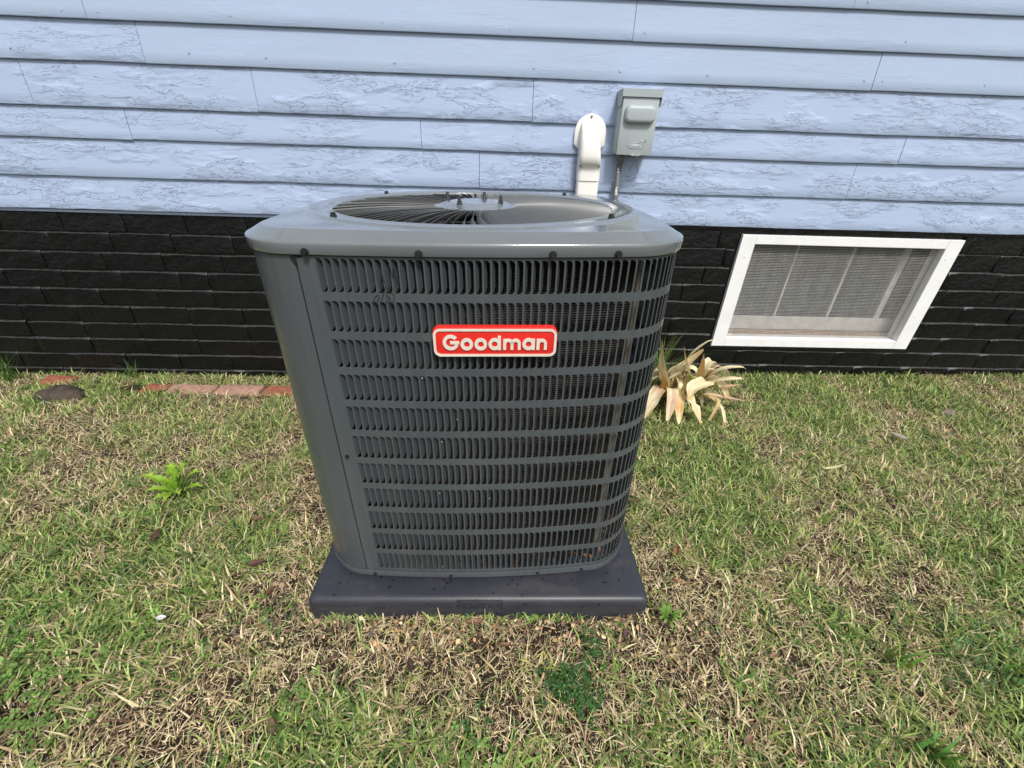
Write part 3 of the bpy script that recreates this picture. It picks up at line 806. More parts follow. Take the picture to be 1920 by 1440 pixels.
# dark scuff marks across the second column of louvers
sf = B()
def pxl(px, pz): return (px, pz)
strokes = [[(-.128, .681), (-.121, .700), (-.119, .69), (-.113, .683)], [(-.150, .672), (-.145, .682), (-.139, .686)], [(-.146, .668), (-.138, .683)], [(-.139, .669), (-.131, .687), (-.126, .70)],
           [(-.131, .668), (-.123, .684), (-.121, .672)], [(-.125, .668), (-.117, .675), (-.115, .682)], [(-.134, .703), (-.130, .722), (-.127, .705)], [(-.117, .735), (-.113, .712), (-.110, .73), (-.107, .705)]]
for st_ in strokes:
    for (xa, za), (xb, zb_) in zip(st_, st_[1:]):
        for q in range(3):
            t0, t1 = q/3, (q+1)/3
            p0 = (xa+(xb-xa)*t0, za+(zb_-za)*t0); p1 = (xa+(xb-xa)*t1, za+(zb_-za)*t1)
            d = Vector((p1[0]-p0[0], p1[1]-p0[1])).normalized()*.0006; n_ = (-d.y, d.x)
            yo = lambda x: at(s_of_x(x), .0006)[1]*K(.69)
            sf.add([(p0[0]-n_[0], yo(p0[0]), p0[1]-n_[1]), (p1[0]-n_[0], yo(p1[0]), p1[1]-n_[1]), (p1[0]+n_[0], yo(p1[0]), p1[1]+n_[1]), (p0[0]+n_[0], yo(p0[0]), p0[1]+n_[1])], [(0, 1, 2, 3)])
sf.obj('scuff_mark', M['seam'], unit)
# white paint drips on the bands
dr = B()
for px, pz in ((-.073, .268), (-.028, .452), (.03, .252), (-.06, .40), (-.085, .538)):
    x, y, tx, ty = at(s_of_x(px), .0005); x *= K(pz); y *= K(pz); r_ = rnd.uniform(.0007, .0012)
    dr.add([(x+r_*math.cos(t)*.8, y, pz+r_*1.3*math.sin(t)) for t in [i*PI/3.5 for i in range(7)]], [tuple(range(7))])
dr.obj('paint_speck', M['chip'], unit)

# ---- badge
bdg = empty('badge', (.0440, at(s_of_x(.0425), 0)[1]*K(.61)+.0022, .6095)); bdg.parent = unit
SX, SZ = .0001345, .0001405
def Z2(px, py): return ((px-957)*SX, (368-py)*SZ)
bx0, bz1 = Z2(193, 178); bx1, bz0 = Z2(1722, 552)
pl = B(); pl.loft([[(x, y, z) for x, z in rrect(bx0+s, bx1-s, bz0+s, bz1-s, .0118, 8)] for s, y in ((0, .002), (0, -.0090), (.0006, -.0102), (.0016, -.0106))], True, True, True)
pl.obj('badge_plate', M['red'], bdg, True, 40)
cxo = rrect(bx0+.0012, bx1-.0012, bz0+.0010, bz1-.0026, .0112, 8); cxi = rrect(bx0+.0052, bx1-.0052, bz0+.0048, bz1-.0064, .0078, 8)
bd = B(); bd.loft([[(x, -.0100, z) for x, z in cxo], [(x, -.0124, z) for x, z in cxo], [(x, -.0124, z) for x, z in cxi], [(x, -.0100, z) for x, z in cxi]], True)
bd.obj('badge_border', M['cream'], bdg, True, 35)
def ann(bb, cx, cy, R, r, a0=0, a1=360, y0=-.0104, y1=-.0128, n=40):
    full_ = abs(a1-a0) >= 360; m_ = n if full_ else n+1
    T = [math.radians(a0+(a1-a0)*i/n) for i in range(m_)]
    def P(rr, y): return [((cx-957+rr*math.cos(t))*SX, y, (368-cy+rr*math.sin(t))*SZ) for t in T]
    bb.loft([P(R, y0), P(R, y1), P(r, y1), P(r, y0)], full_, False, False)
    if not full_: bb.F += [tuple(len(bb.V)-4*m_+q*m_ for q in range(4)), tuple(len(bb.V)-4*m_+q*m_+m_-1 for q in range(4))[::-1]]
def bar(bb, x0, x1, y0p, y1p, d=-.01285):
    a, zt_ = Z2(x0, y0p); c, zb_ = Z2(x1, y1p); bb.box(a, c, d, -.0104, zb_, zt_)
def letter(fn): bb = B(); fn(bb); bb.obj('letter', M['cream'], bdg)
def LG_(bb): ann(bb, 412, 366, 97, 57, 38, 342); bar(bb, 406, 516, 350, 386)
def Lo(cx):
    return lambda bb: ann(bb, cx, 388, 77, 36)
def Ld(bb): ann(bb, 950, 386, 76, 36); bar(bb, 990, 1028, 282, 460)
def arch(bb, xa, xb, st=37):
    R = (xb-xa)/2; ann(bb, (xa+xb)/2, 316+R+2, R, R-st, 0, 180, n=20)
def Lm(bb):
    bar(bb, 1055, 1092, 322, 458); bar(bb, 1146, 1182, 375, 458, -.0127); bar(bb, 1236, 1272, 375, 458, -.0127); arch(bb, 1056, 1182); arch(bb, 1146, 1272)
def La(bb): ann(bb, 1368, 386, 76, 36); bar(bb, 1409, 1447, 318, 458)
def Ln(bb): bar(bb, 1468, 1505, 320, 457); bar(bb, 1560, 1597, 380, 457, -.0127); arch(bb, 1469, 1597)
for fn in (LG_, Lo(608), Lo(780), Ld, Lm, La, Ln): letter(fn)

# ------------------------------------------------------------------ brick edging, stones, scraps
edge = empty('brick_edging', (-1.35, 1.72, -.06), (0, 0, -.01)); tag(edge, 'row of weathered red bricks sunk along the foundation left of the condenser', 'edging')
ebx = [(-.300, .12, 'redbrick'), (-.125, .215, 'palebrick'), (.10, .215, 'palebrick'), (.325, .215, 'redbrick'), (.55, .215, 'redbrick')]
for i, (ex, eL, em_) in enumerate(ebx):
    bq = B().box(-eL/2, eL/2, -.042, .042, -.05, .0, .007)
    rr_ = random.Random(i); bq.V = [(x+rr_.uniform(-.002, .002), y+rr_.uniform(-.002, .002), z+rr_.uniform(-.002, .002)) for x, y, z in bq.V]
    bq.obj('brick', M[em_], edge, True, 40, loc=(ex, rr_.uniform(-.006, .006), -.001+rr_.uniform(-.006, .004)), rot=(.05, rr_.uniform(-.02, .02), rr_.uniform(-.04, .04)))
ob_ = B().box(-.06, .06, -.04, .04, -.05, 0, .006).obj('half_brick', M['redbrick'], None, True, 40, loc=(-2.17, 1.80, -.070), rot=(.05, .16, .2))
tag(ob_, 'orange broken brick half buried in grass at the far left', 'brick')
def rock(name, loc, sx, sy, sz, seed, mat):
    bb = B(); r = random.Random(seed); n, m_ = 14, 8; rgs = []
    for j in range(m_+1):
        t = j/m_*PI/2; rgs.append([(sx*math.cos(t)*math.cos(2*PI*i/n)*(1+.16*math.sin(3*2*PI*i/n+seed)+r.uniform(-.05, .05)), sy*math.cos(t)*math.sin(2*PI*i/n)*(1+r.uniform(-.07, .07)), sz*math.sin(t)*(1+r.uniform(-.08, .08))) for i in range(n)])
    bb.loft(rgs, True, True, True); return bb.obj(name, M[mat], None, True, 60, loc=loc)
tag(rock('rock', (-1.99, 1.63, -.06), .10, .055, .050, 3, 'rock'), 'dark grey brown rock poking out of the lawn at the left', 'rock')
tag(rock('stone', (2.04, 1.51, -.02), .034, .022, .028, 5, 'pebble'), 'small flat brown stone in the grass below the foundation window', 'stone')
def gz(x, y): return float(ground_z(x, y))
def leafobj(name, loc, L, W, col, seed, rz, lift=.01, label=None, cat='leaf', group=None, curl=.3):
    r = np.random.RandomState(seed); nu, nv_ = 8, 4; Vv = []; Cv = []
    for i in range(nu+1):
        u = i/nu; w_ = W*math.sin(PI*min(1, u*.96+.02))**.7*(1+r.uniform(-.12, .12))
        for j in range(nv_+1):
            v_ = j/nv_-.5
            Vv.append(((u-.5)*L, v_*w_, curl*W*(4*v_*v_)+.25*L*curl*math.sin(u*PI+seed)+r.uniform(-.0006, .0006)))
            Cv.append(np.array(col)*r.uniform(.75, 1.15)*(1-.25*(abs(v_) < .1)))
    Fv = [(i*(nv_+1)+j, (i+1)*(nv_+1)+j, (i+1)*(nv_+1)+j+1, i*(nv_+1)+j+1) for i in range(nu) for j in range(nv_)]
    me = fast_mesh(name, np.array(Vv), np.array(Fv), M['leaf'], np.clip(np.array(Cv), 0, 1), True)
    o = ob(name, me, None, loc, (r.uniform(-.3, .3), r.uniform(-.3, .3), rz)); tag(o, label, cat, group); return o
GH = .030
leafobj('paper_scrap', (-.751, .552, gz(-.75, .55)+GH), .019, .011, (.75, .75, .78), 2, .3, label='tiny white scrap lying in the grass left of the pad', cat='scrap', curl=.2)
leafobj('yellow_leaf', (1.20, 1.10, gz(1.2, 1.1)+GH), .075, .018, (.62, .56, .30), 3, .1, label='pale yellow dry leaf lying in the middle of the right lawn', cat='leaf')
leafobj('grey_leaf', (1.62, 1.30, gz(1.6, 1.3)+GH), .07, .025, (.34, .30, .25), 8, -.4, label='curled grey leaf on the lawn below the right end of the window', cat='leaf')
DL = [(-.55, .62, .045, (.16, .07, .045), 1.2), (-.62, .70, .05, (.12, .06, .05), .3), (-.43, .72, .04, (.10, .06, .055), 2.), (.30, .53, .035, (.16, .10, .10), .9), (.40, .545, .04, (.18, .12, .11), 2.4),
      (-.70, .86, .05, (.18, .09, .05), .1), (-.62, 1.05, .05, (.13, .07, .05), .8), (-.57, 1.2, .045, (.09, .055, .045), 2.2), (-.35, .47, .04, (.14, .08, .06), .6), (-.18, .46, .038, (.10, .06, .055), 1.9), (.02, .50, .035, (.22, .12, .07), .2),
      (-.05, .555, .05, (.30, .14, .09), .1), (.50, .75, .04, (.28, .12, .06), 1.1), (.47, .66, .032, (.36, .16, .08), 2.8), (-.95, .80, .05, (.12, .07, .05), 1.6), (.62, .48, .03, (.35, .22, .16), .4), (-.42, .36, .04, (.22, .15, .10), 2.2), (.48, .33, .035, (.30, .18, .12), .5), (1.0, .72, .04, (.20, .13, .10), 1.7), (.9, 1.3, .04, (.2, .13, .1), .7), (-1.4, 1.25, .05, (.13, .08, .06), .5)]
DLAB = ['reddish brown dead leaf just left of the pad front corner', 'dark brown dead leaf a hand left of the pad front corner', 'purplish brown dead leaf touching the left edge of the pad', 'mauve grey dead leaf below the seedling at the right pad corner',
 'mauve brown dead leaf beside the bright seedling', 'reddish dead leaf in the grass left of the condenser bottom', 'brown dead leaf beside the left side of the condenser', 'dark curled dead leaf highest up beside the condenser left side',
 'brown dead leaf in the bare strip below the left part of the pad', 'dark grey brown dead leaf below the pad just left of the size plate', 'orange brown dead leaf in the bare strip just above the dark clover', 'large light brown dead leaf touching the pad front under the size plate',
 'orange brown dead leaf right of the pad, the one farther from the camera', 'bright orange dead leaf right of the pad near its front corner', 'brown dead leaf below the jagged weed on the left lawn', 'pale pinkish dead leaf right of the seedling in the straw', 'tan brown dead leaf near the bottom edge left of the clover',
 'tan leaf bit near the bottom edge right of the dark clover', 'greyish brown dead leaf in the open lawn on the right', 'brown dead leaf in the grass below the withered plant', 'reddish brown dead leaf far left between the jagged weed and the edging bricks']
for i, (x, y, L, col, rz) in enumerate(DL):
    leafobj('dead_leaf', (x, y, gz(x, y)+.016), L*.8, L*.34, col, 30+i, rz, label=DLAB[i], cat='leaf', group='dead leaves scattered on the lawn', curl=.35)

# ------------------------------------------------------------------ plants
def ribbon(name, pts, widths, cols, par, mat='leaf', fold=.25, twist=0., tooth=0, seed=0, nseg=16, ref=(0, 0, 1), loc=None):
    """strap leaf through control points; widths/cols lists along it"""
    r = np.random.RandomState(seed); P = np.array(pts, float); n = len(P); T = np.linspace(0, 1, n); Vv = []; Cv = []
    def cr_(t):
        q = t*(n-1); i = int(min(q, n-2)); f = q-i; p0 = P[max(i-1, 0)]; p1 = P[i]; p2 = P[i+1]; p3 = P[min(i+2, n-1)]
        return .5*((2*p1)+(-p0+p2)*f+(2*p0-5*p1+4*p2-p3)*f*f+(-p0+3*p1-3*p2+p3)*f**3)
    C = [Vector(cr_(i/nseg)) for i in range(nseg+1)]; vein = [r.uniform(.72, 1.12) for _ in range(9)]; wob = [r.uniform(-.07, .07) for _ in range(9)]
    for i in range(nseg+1):
        t = i/nseg; d = (C[min(i+1, nseg)]-C[max(i-1, 0)]).normalized(); s = d.cross(Vector(ref))
        if s.length < .15: s = d.cross(Vector((0, 1, .2)))
        s.normalize(); nrm = s.cross(d); a = twist*t
        s, nrm = s*math.cos(a)+nrm*math.sin(a), nrm*math.cos(a)-s*math.sin(a)
        wd = np.interp(t, np.linspace(0, 1, len(widths)), widths)
        if tooth: wd *= (1-.72*((t*tooth) % 1.)) if .12 < t < .97 else 1
        col = np.array([np.interp(t, np.linspace(0, 1, len(cols)), [c[k] for c in cols]) for k in range(3)])
        for j in range(9):
            v_ = j/8-.5; p = C[i]+s*(v_*wd*(1+r.uniform(-.07, .07)))+nrm*(abs(v_)*wd*fold+wob[j]*wd*math.sin(i*.9+j)+r.uniform(-.015, .015)*wd)
            Vv.append(p[:]); Cv.append(col*vein[j]*r.uniform(.90, 1.06))
    Fv = [(i*9+j, (i+1)*9+j, (i+1)*9+j+1, i*9+j+1) for i in range(nseg) for j in range(8)]
    me = fast_mesh(name, np.array(Vv), np.array(Fv), M[mat], np.clip(np.array(Cv), 0, 1), True)
    return ob(name, me, par)
# dried strap-leaf plant right of the condenser
ly = empty('lily_plant', (.80, 1.58, 0)); tag(ly, 'withered cream and tan strap leaf plant beside the right side of the condenser', 'plant')
cream, tan, pink, grn, org = (.88, .78, .50), (.72, .52, .26), (.74, .50, .34), (.33, .44, .08), (.66, .38, .13)
b1, b2 = (-.02, .02, -.01), (.09, .01, -.01)
def LL(pts, wd, cols, **k):
    LL.n += 1; return ribbon('leaf', pts, wd, cols, ly, seed=LL.n, **k)
LL.n = 0
LL([b1, (-.09, -.05, .12), (-.13, -.08, .21), (-.155, -.09, .33)], [.02, .055, .05, .004], [grn, cream, cream, tan], twist=.3)
LL([b2, (.03, -.06, .13), (-.02, -.08, .20), (-.06, -.09, .30)], [.03, .062, .055, .012], [grn, grn, cream, org], twist=.5)
LL([b1, (-.02, -.03, .16), (.0, -.05, .25), (.05, -.06, .315), (.075, -.07, .318)], [.02, .032, .024, .012, .003], [tan, cream, cream, cream, cream])
LL([b1, (-.07, -.04, .12), (-.01, -.06, .21), (.03, -.08, .285)], [.02, .06, .055, .016], [tan, cream, cream, tan], twist=-.4)
LL([b2, (.06, -.05, .14), (.045, -.07, .22), (.035, -.08, .27)], [.02, .038, .03, .004], [tan, tan, org, tan], twist=1.)
LL([b2, (.09, -.04, .11), (.13, -.07, .19), (.20, -.09, .215), (.225, -.09, .205)], [.02, .036, .034, .018, .004], [tan, pink, cream, cream, cream])
LL([b2, (.12, -.03, .10), (.18, -.07, .145), (.235, -.08, .155)], [.02, .05, .045, .006], [pink, cream, cream, cream])
LL([b2, (.12, -.04, .08), (.18, -.08, .115), (.24, -.08, .125)], [.02, .05, .035, .004], [grn, grn, pink, tan], twist=.3)
LL([b2, (.10, -.06, .06), (.19, -.08, .06), (.30, -.06, .03)], [.02, .030, .026, .003], [grn, cream, pink, pink])
LL([b2, (.07, -.05, .10), (.07, -.10, .15), (.0, -.13, .135), (-.01, -.15, .09)], [.02, .05, .06, .05, .01], [grn, cream, cream, cream, tan], twist=.4)
LL([b1, (-.10, -.06, .09), (-.15, -.12, .06), (-.19, -.175, .01)], [.02, .06, .055, .006], [tan, pink, cream, tan])
LL([b1, (-.06, -.08, .10), (-.075, -.14, .07), (-.10, -.19, .01)], [.02, .050, .045, .008], [tan, cream, pink, cream])
LL([b1, (-.03, -.07, .09), (-.045, -.15, .05), (-.055, -.205, .005)], [.02, .045, .040, .006], [tan, cream, org, cream])
LL([b1, (.0, -.07, .07), (.02, -.13, .06), (.045, -.19, .0)], [.02, .06, .055, .02], [tan, org, cream, tan], tooth=4)
LL([b2, (.10, -.08, .07), (.14, -.14, .05), (.15, -.185, .0)], [.015, .018, .016, .012], [grn, org, cream, cream])
LL([b1, (-.07, -.05, .05), (-.12, -.03, .05), (-.17, -.05, .03)], [.02, .05, .045, .01], [tan, grn, org, cream])
LL([b1, (-.08, -.05, .06), (-.10, -.08, .13), (-.16, -.10, .23)], [.02, .035, .035, .004], [grn, org, org, tan])
LL([b1, (-.08, .0, .12), (-.13, -.03, .18), (-.18, -.05, .20)], [.02, .05, .05, .006], [grn, grn, (.35, .40, .12), tan])
LL([b1, (-.05, -.02, .08), (-.03, -.04, .14), (-.06, -.06, .19)], [.02, .05, .045, .02], [tan, cream, cream, cream])
LL([b2, (.12, -.06, .05), (.13, -.13, .07), (.09, -.17, .0)], [.01, .016, .014, .008], [grn, cream, tan, tan])
LL([b1, (-.02, .0, .1), (.01, -.02, .18), (.01, -.03, .23)], [.02, .03, .03, .01], [tan, cream, cream, pink])
LL([b2, (.08, .0, .09), (.10, -.02, .16), (.13, -.03, .17)], [.02, .03, .03, .01], [tan, pink, cream, pink])
for i in range(30):
    a = rnd.uniform(0, 2*PI); b_ = rnd.choice([b1, b2]); L = rnd.uniform(.09, .17); h = rnd.uniform(.03, .17); ca, sa = math.cos(a), math.sin(a)*.8
    ec = rnd.choice([cream, tan, org, pink, grn]); 
    LL([b_, (b_[0]+ca*L*.4, b_[1]+sa*L*.4, h), (b_[0]+ca*L*.75, b_[1]+sa*L*.75, h*.9), (b_[0]+ca*L, b_[1]+sa*L, max(.0, h*.35))], [.018, .044, .034, rnd.choice([.003, .008])], [rnd.choice([grn, tan]), rnd.choice([cream, pink, tan]), cream, ec], twist=rnd.uniform(-1, 1), fold=rnd.uniform(.1, .5))
# dandelion-like weed
dn = empty('weed_plant', (-1.015, .985, gz(-1.01, .98)+.006)); tag(dn, 'bright yellow green weed with jagged leaves on the left lawn', 'weed')
yg, yg2 = (.20, .38, .03), (.32, .50, .05)
for i, (ax, ay, L, hgt, w_) in enumerate([(-1, .12, .16, .085, .034), (-.9, -.35, .12, .05, .03), (-.35, .45, .11, .13, .03), (.05, .3, .11, .14, .032), (.35, .45, .12, .13, .03), (.75, .25, .14, .10, .03), (.95, -.1, .13, .055, .024),
                                     (.5, -.6, .09, .045, .028), (0, -1, .09, .04, .034), (-.5, -.8, .10, .035, .032), (-.7, .0, .09, .08, .03), (.3, .1, .08, .10, .026)]):
    L *= .70; hgt *= .72
    ribbon('leaf', [(0, 0, 0), (ax*L*.35, ay*L*.35, hgt*.55), (ax*L*.7, ay*L*.7, hgt*.95), (ax*L, ay*L, hgt*.9)], [.006, w_*.7, w_*1.0, w_*.8, .002], [yg, yg, yg2, yg2], dn, tooth=4.5, seed=50+i, nseg=40, fold=.3)
wd = empty('seedling', (.405, .56, gz(.4, .56)+.004)); tag(wd, 'small bright green weed seedling at the right front corner of the pad', 'weed')
for i in range(9):
    a = i/9*2*PI+rnd.uniform(0, .8); L = rnd.uniform(.022, .045)
    ribbon('leaf', [(0, 0, 0), (math.cos(a)*L*.5, math.sin(a)*L*.5, .03), (math.cos(a)*L, math.sin(a)*L, .028)], [.004, .011, .013, .002], [(.08, .18, .03), (.15, .28, .04), (.22, .34, .06)], wd, tooth=2.5, seed=70+i, nseg=10)
# tall grass tuft behind the lily, tufts along the wall: each a thing
def tuft(name, x, y, n, Lm, col, seed, label, wdt=.0035, group=None):
    t = empty(name, (x, y, gz(x, y))); tag(t, label, 'grass tuft', group); r = random.Random(seed); Vs = []; Fs = []; Cs = []; b0 = 0
    for i in range(n):
        a = r.uniform(0, 2*PI); L = Lm*r.uniform(.5, 1.1); lean = r.uniform(.15, .75); dx, dy = math.cos(a), math.sin(a)*.7; ox, oy = r.gauss(0, .012), r.gauss(0, .01)
        c = [q*r.uniform(.7, 1.25) for q in col]
        for k in range(6):
            u = k/5; w_ = wdt*(1-u**1.6)+.0003; h = L*u*math.cos(lean*u); d = L*u*math.sin(lean*u*1.3)
            for sg in (-1, 1): Vs.append((ox+dx*d-dy*w_*sg*.5, oy+dy*d+dx*w_*sg*.5, h)); Cs.append(c)
        for k in range(5): Fs.append((b0+2*k, b0+2*k+1, b0+2*k+3, b0+2*k+2))
        b0 += 12
    ob('blades', fast_mesh('blades', np.array(Vs), np.array(Fs), M['blade'], np.array(Cs)), t)
tuft('grass_tuft', .76, 1.72, 90, .30, (.16, .26, .06), 1, 'tall loose green grass tuft between the withered plant and the brick wall')
tuft('grass_tuft', -2.40, 1.80, 50, .17, (.10, .20, .04), 2, 'tall grass tuft against the brick wall at the far left of the photo')
tuft('grass_tuft', -1.84, 1.84, 26, .12, (.12, .18, .05), 3, 'thin grass tuft against the wall just right of the broken orange brick')
tuft('grass_tuft', 1.02, 1.82, 40, .11, (.12, .20, .05), 4, 'short grass tuft under the lower left corner of the foundation window')
tuft('broad_grass', .88, .46, 12, .10, (.22, .38, .07), 5, 'bright broad bladed grass clump right of the dark clover in front', .007)
tuft('broad_grass', .83, .30, 14, .075, (.16, .30, .07), 6, 'broad bladed grass clump near the bottom edge right of centre', .008)
tuft('broad_grass', 1.14, .43, 12, .09, (.24, .40, .08), 7, 'bright broad bladed grass clump near the right edge of the photo', .0065)
tuft('broad_grass', .99, .87, 8, .07, (.24, .42, .07), 8, 'bright green upright blades in the middle of the right lawn', .006)

# ------------------------------------------------------------------ turf
def greenness(x, y):
    g0 = fbm(x, y, 2.9, 4)*.50+fbm(x+30, y, 11, 3)*.50; g0 = .5+(g0-.5)*1.25+.02
    g0 = g0+.035*(x > .45)-.02
    front = np.exp(-(((x+.02)/.62)**2+((y-.50)/.12)**2)); g0 = g0-.30*front
    lside = np.exp(-(((x+.53)/.11)**2+((y-1.0)/.33)**2)); g0 = g0-.28*lside
    rside = np.exp(-(((x-.47)/.08)**2+((y-.72)/.16)**2)); g0 = g0-.16*rside
    g0 = g0-.18*np.exp(-(((x+.75)/.2)**2+((y-.36)/.07)**2))
    return g0
def allowed(x, y):
    ok = ~((np.abs(x+.0374) < .394) & (np.abs(y-.973) < .394))
    ok &= ~((x > -1.83) & (x < -.72) & (np.abs(y-1.722) < .036) & (rng.rand(len(x)) < .80))
    ok &= ~((((x+1.99)/.085)**2+((y-1.63)/.05)**2) < 1)
    ok &= ~(((x+2.17)**2+(y-1.79)**2) < .045**2)
    ok &= y < 1.893
    return ok
def scatter(n, x0, x1, y0, y1, power=1.0):
    """denser near the camera"""
    y = y0+(y1-y0)*rng.rand(n)**power; x = x0+(x1-x0)*rng.rand(n)
    half = .95+.95*np.clip(y, 0, 3)+.50
    k = (np.abs(x-.03) < half+.15*rng.rand(n)) & allowed(x, y)
    return x[k], y[k]
def blades(name, x, y, L, Wd, az, lean, col, mat, droop=.6, zoff=0., segs=2):
    n = len(x); z = ground_z(x, y)-.004+zoff
    rows = []; cr_ = []
    hx, hy = np.cos(az), np.sin(az); sx, sy = -hy, hx
    for k in range(segs+1):
        u = k/segs; ang = lean+droop*u                       # angle from vertical
        d = L*u*np.sin(np.minimum(ang, 1.75)); h = L*u*np.cos(np.minimum(ang, 1.75))
        w_ = Wd*(1-.25*u) if k < segs else Wd*0
        if k < segs:
            rows += [np.stack([x+hx*d-sx*w_/2, y+hy*d-sy*w_/2, z+h], -1), np.stack([x+hx*d+sx*w_/2, y+hy*d+sy*w_/2, z+h], -1)]
            cr_ += [col*(1-.0*u)]*2
        else: rows.append(np.stack([x+hx*d, y+hy*d, z+h], -1)); cr_.append(col)
    m_ = 2*segs+1
    Vv = np.stack(rows, 1).reshape(-1, 3); Cc = np.stack(cr_, 1).reshape(-1, 3)
    base = (np.arange(n)*m_)[:, None]; tri = []
    for k in range(segs-1): tri += [[2*k, 2*k+1, 2*k+3], [2*k, 2*k+3, 2*k+2]]
    tri.append([2*segs-2, 2*segs-1, 2*segs])
    Ff = (base[:, None, :]+np.array(tri)[None]).reshape(-1, 3)
    return fast_mesh(name, Vv, Ff, mat, np.clip(Cc, 0, 1))
def colmix(n, cs, jit=.25):
    cs = np.array(cs); k = rng.randint(0, len(cs), n); c = cs[k]*(1+jit*(rng.rand(n, 1)*2-1)); return c*(1+.08*(rng.rand(n, 3)-.5))
# green blades grow in small rosettes
GREENS = [(.155, .24, .045), (.22, .335, .065), (.30, .43, .105), (.13, .22, .060), (.40, .50, .15), (.25, .32, .09), (.48, .50, .18), (.08, .15, .040), (.055, .11, .030), (.18, .29, .08)]
x, y = scatter(165000, -3.0, 3.2, -.1, 1.893, 1.25)
gr_ = greenness(x, y); keep = rng.rand(len(x)) < np.clip((gr_-.315)*5.0, .16, 1); x, y = x[keep], y[keep]
per = 5
xr = np.repeat(x, per)+rng.normal(0, .004, len(x)*per); yr = np.repeat(y, per)+rng.normal(0, .004, len(x)*per)
k = allowed(xr, yr); xr, yr = xr[k], yr[k]; n = len(xr)
scl = np.repeat(.75+.6*rng.rand(len(x)), per)[k]
L = (.014+.040*rng.rand(n)**1.9)*scl; Wd = .0018+.0032*rng.rand(n)**1.6
tcol = np.repeat(colmix(len(x), GREENS, .2), per, 0)[k]*(1+.15*(rng.rand(n, 1)-.5))
STRAW = [(.66, .53, .31), (.56, .43, .25), (.78, .66, .44), (.38, .27, .16), (.62, .53, .28), (.72, .60, .38), (.24, .16, .10)]
dead = rng.rand(n) < np.clip(.30+1.6*(.5-greenness(xr, yr)), .12, .7); tcol[dead] = colmix(int(dead.sum()), STRAW, .3)
g_ = ob('grass', blades('grass', xr, yr, L, Wd, rng.rand(n)*2*PI, .25+1.05*rng.rand(n), tcol, M['blade'], .45, 0, 2)); tag(g_, 'short patchy green lawn grass around the condenser and pad', 'grass', kind='stuff')
xe = rng.uniform(-.46, .40, 420); ye = .571-np.abs(rng.normal(0, .006, 420)); kk = fbm(xe, ye*0+3, 9, 2) > .46; xe, ye = xe[kk], ye[kk]; ne = len(xe)
g_ = ob('edge_grass', blades('edge_grass', xe, ye, .022+.030*rng.rand(ne), .0022+.002*rng.rand(ne), rng.uniform(.2, 2.9, ne), .1+.7*rng.rand(ne), colmix(ne, GREENS, .2), M['blade'], .6, 0, 3)); tag(g_, 'green blades growing up against the front edge of the pad', 'grass', kind='stuff')
# dry straw and thatch lying flat
STRAW = [(.66, .53, .31), (.56, .43, .25), (.78, .66, .44), (.38, .27, .16), (.62, .53, .28), (.72, .60, .38), (.24, .16, .10)]
x, y = scatter(420000, -3.0, 3.2, -.1, 1.893, 1.25)
gr_ = greenness(x, y); keep = rng.rand(len(x)) < np.clip((.66-gr_)*3.0, .13, 1)*np.clip((gr_-.05)*6, .62, 1); x, y = x[keep], y[keep]; n = len(x)
L = .006+.034*rng.rand(n)**2.2; Wd = .0008+.0016*rng.rand(n)**1.8
g_ = ob('dry_grass', blades('dry_grass', x, y, L, Wd, rng.rand(n)*2*PI, .75+.75*rng.rand(n), colmix(n, STRAW, .35)*(.62+.75*fbm(x+9, y, 5, 3)[:, None]), M['straw'], .15, .003+.012*rng.rand(n), 1)); tag(g_, 'tan dead grass and thatch between the green blades', 'dry grass', kind='stuff')
# fine thatch under everything
x, y = scatter(120000, -3.0, 3.2, -.1, 1.893, 1.35); n = len(x)
g_ = ob('thatch', blades('thatch', x, y, .006+.012*rng.rand(n), .0009+.0016*rng.rand(n), rng.rand(n)*2*PI, 1.15+.4*rng.rand(n), colmix(n, [(.08, .055, .036), (.13, .09, .055), (.26, .19, .11), (.05, .035, .025), (.07, .08, .03)], .4), M['straw'], .3, .004, 1)); tag(g_, 'fine decayed thatch covering the soil under the lawn', 'thatch', kind='stuff')
# litter: brown leaf fragments, pale seed husks near the pad
def near_pad(r):
    while True:
        a = r.rand()
        if a < .42: x = r.uniform(-.62, .56); y = .573-abs(r.normal(0, .055))-.004
        elif a < .78: x = -.44-abs(r.normal(0, .07)); y = r.uniform(.55, 1.45)
        elif a < .88: x = .366+abs(r.normal(0, .05)); y = r.uniform(.5, 1.1)
        else: x = r.uniform(-2.6, 2.8); y = r.uniform(.1, 1.88)
        return x, y, gz(x, y)+r.uniform(.004, .02)
v_, f_, c_ = bits(600, near_pad, .005, .016, [(.10, .07, .055), (.14, .085, .055), (.07, .05, .045), (.22, .14, .09), (.26, .17, .10), (.14, .11, .095)], 21)
tag(ob('leaf_litter', fast_mesh('leaf_litter', v_, f_, M['litter'], c_)), 'brown leaf fragments scattered beside the pad', 'litter', kind='stuff')
def husks(r):
    x = r.normal(.02, .30); y = .573-abs(r.normal(0, .05))-.003; return x, y, gz(x, y)+r.uniform(.006, .02)
v_, f_, c_ = bits(160, husks, .007, .013, [(.60, .42, .24), (.66, .50, .32), (.52, .32, .16), (.46, .26, .13)], 22)
tag(ob('seed_husks', fast_mesh('seed_husks', v_, f_, M['litter'], c_)), 'pale tan seed husks along the front edge of the pad', 'husks', kind='stuff')
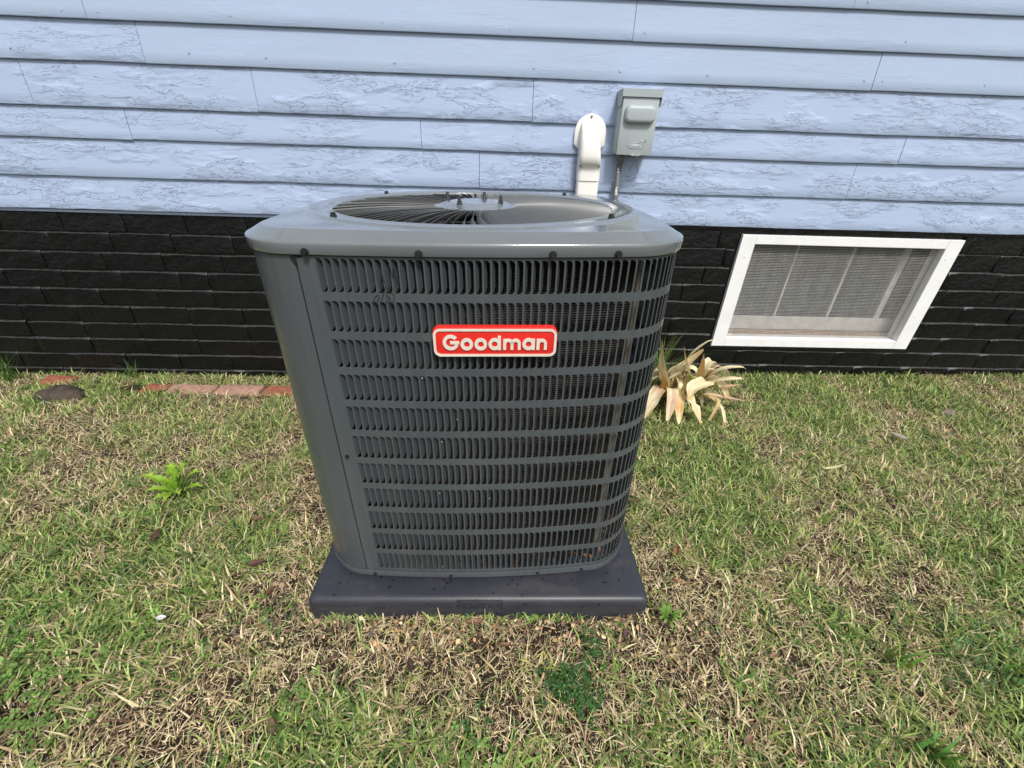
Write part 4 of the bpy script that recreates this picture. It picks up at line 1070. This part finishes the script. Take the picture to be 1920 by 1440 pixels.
# clover and small-leaved ground cover
def clover(name, spots, cols, size, seed, label):
    r = np.random.RandomState(seed); Vs = []; Fs = []; Cs = []; b0 = 0
    for cx, cy, sx, sy, n_ in spots:
        for i in range(n_):
            x = r.normal(cx, sx); y = r.normal(cy, sy)
            if abs(x+.0374) < .40 and abs(y-.973) < .40 or y > 1.88: continue
            z = gz(x, y)+r.uniform(.010, .026); col = np.array(cols[r.randint(len(cols))])*r.uniform(.7, 1.25); a0 = r.uniform(0, 6.28); tl = r.uniform(-.35, .35, 2); s = size*r.uniform(.7, 1.3)
            for q in range(3):
                a = a0+q*2.094; ca, sa = math.cos(a), math.sin(a)
                for u, v2 in ((0.05, 0), (.55, .42), (1.0, .30), (.93, 0), (1.0, -.30), (.55, -.42)):
                    lx, ly = (u*ca-v2*sa)*s, (u*sa+v2*ca)*s
                    Vs.append((x+lx, y+ly, z+lx*tl[0]+ly*tl[1]-.12*s*(v2 == 0))); Cs.append(col)
                Fs += [(b0, b0+1, b0+3), (b0+1, b0+2, b0+3), (b0, b0+3, b0+5), (b0+3, b0+4, b0+5)]; b0 += 6
    tag(ob(name, fast_mesh(name, np.array(Vs), np.array(Fs), M['blade'], np.clip(np.array(Cs), 0, 1))), label, 'clover', kind='stuff')
clover('clover', [(.155, .425, .028, .022, 150), (.185, .385, .016, .014, 40), (.215, .50, .010, .018, 40), (-.02, .36, .03, .03, 25)], [(.045, .125, .026), (.07, .17, .035), (.035, .10, .028)], .0062, 1, 'dark green small leaved clover patch in front of the pad')
clover('pale_clover', [(-.99, .45, .07, .05, 150), (-.92, .37, .06, .04, 110), (-.80, .55, .05, .03, 30), (-1.1, .56, .06, .05, 60), (-.55, .60, .02, .02, 6), (-.66, .72, .02, .015, 7), (-1.1, .85, .06, .04, 10), (-.66, 1.60, .05, .02, 22), (-.05, .31, .04, .02, 16), (-.40, .40, .02, .025, 25)], [(.16, .28, .06), (.20, .33, .08), (.13, .23, .05)], .0085, 2, 'light green clover spreading at the lower left of the lawn')
clover('grey_clover', [(1.07, .47, .04, .03, 45), (1.12, .42, .05, .03, 50), (1.2, .55, .03, .02, 20)], [(.075, .16, .05), (.10, .20, .07)], .0065, 3, 'bluish green small leaved weeds at the right edge of the lawn')
# sparse twigs and stems
tw = B(); r = random.Random(9)
for i in range(26):
    x, y = r.uniform(-1.6, 1.8), r.uniform(.3, 1.75)
    if abs(x+.04) < .44 and abs(y-.97) < .44: continue
    a = r.uniform(0, 6.28); L = r.uniform(.03, .09); z = gz(x, y)+.024
    tw.tube([(x, y, z), (x+math.cos(a)*L*.5, y+math.sin(a)*L*.5, z+r.uniform(0, .008)), (x+math.cos(a+.2)*L, y+math.sin(a+.2)*L, z+.002)], [.0009, .0008, .0005], 5)
tag(tw.obj('twigs', M['sill'], None), 'thin brown twigs and dry stems lying in the lawn', 'twigs', kind='stuff')
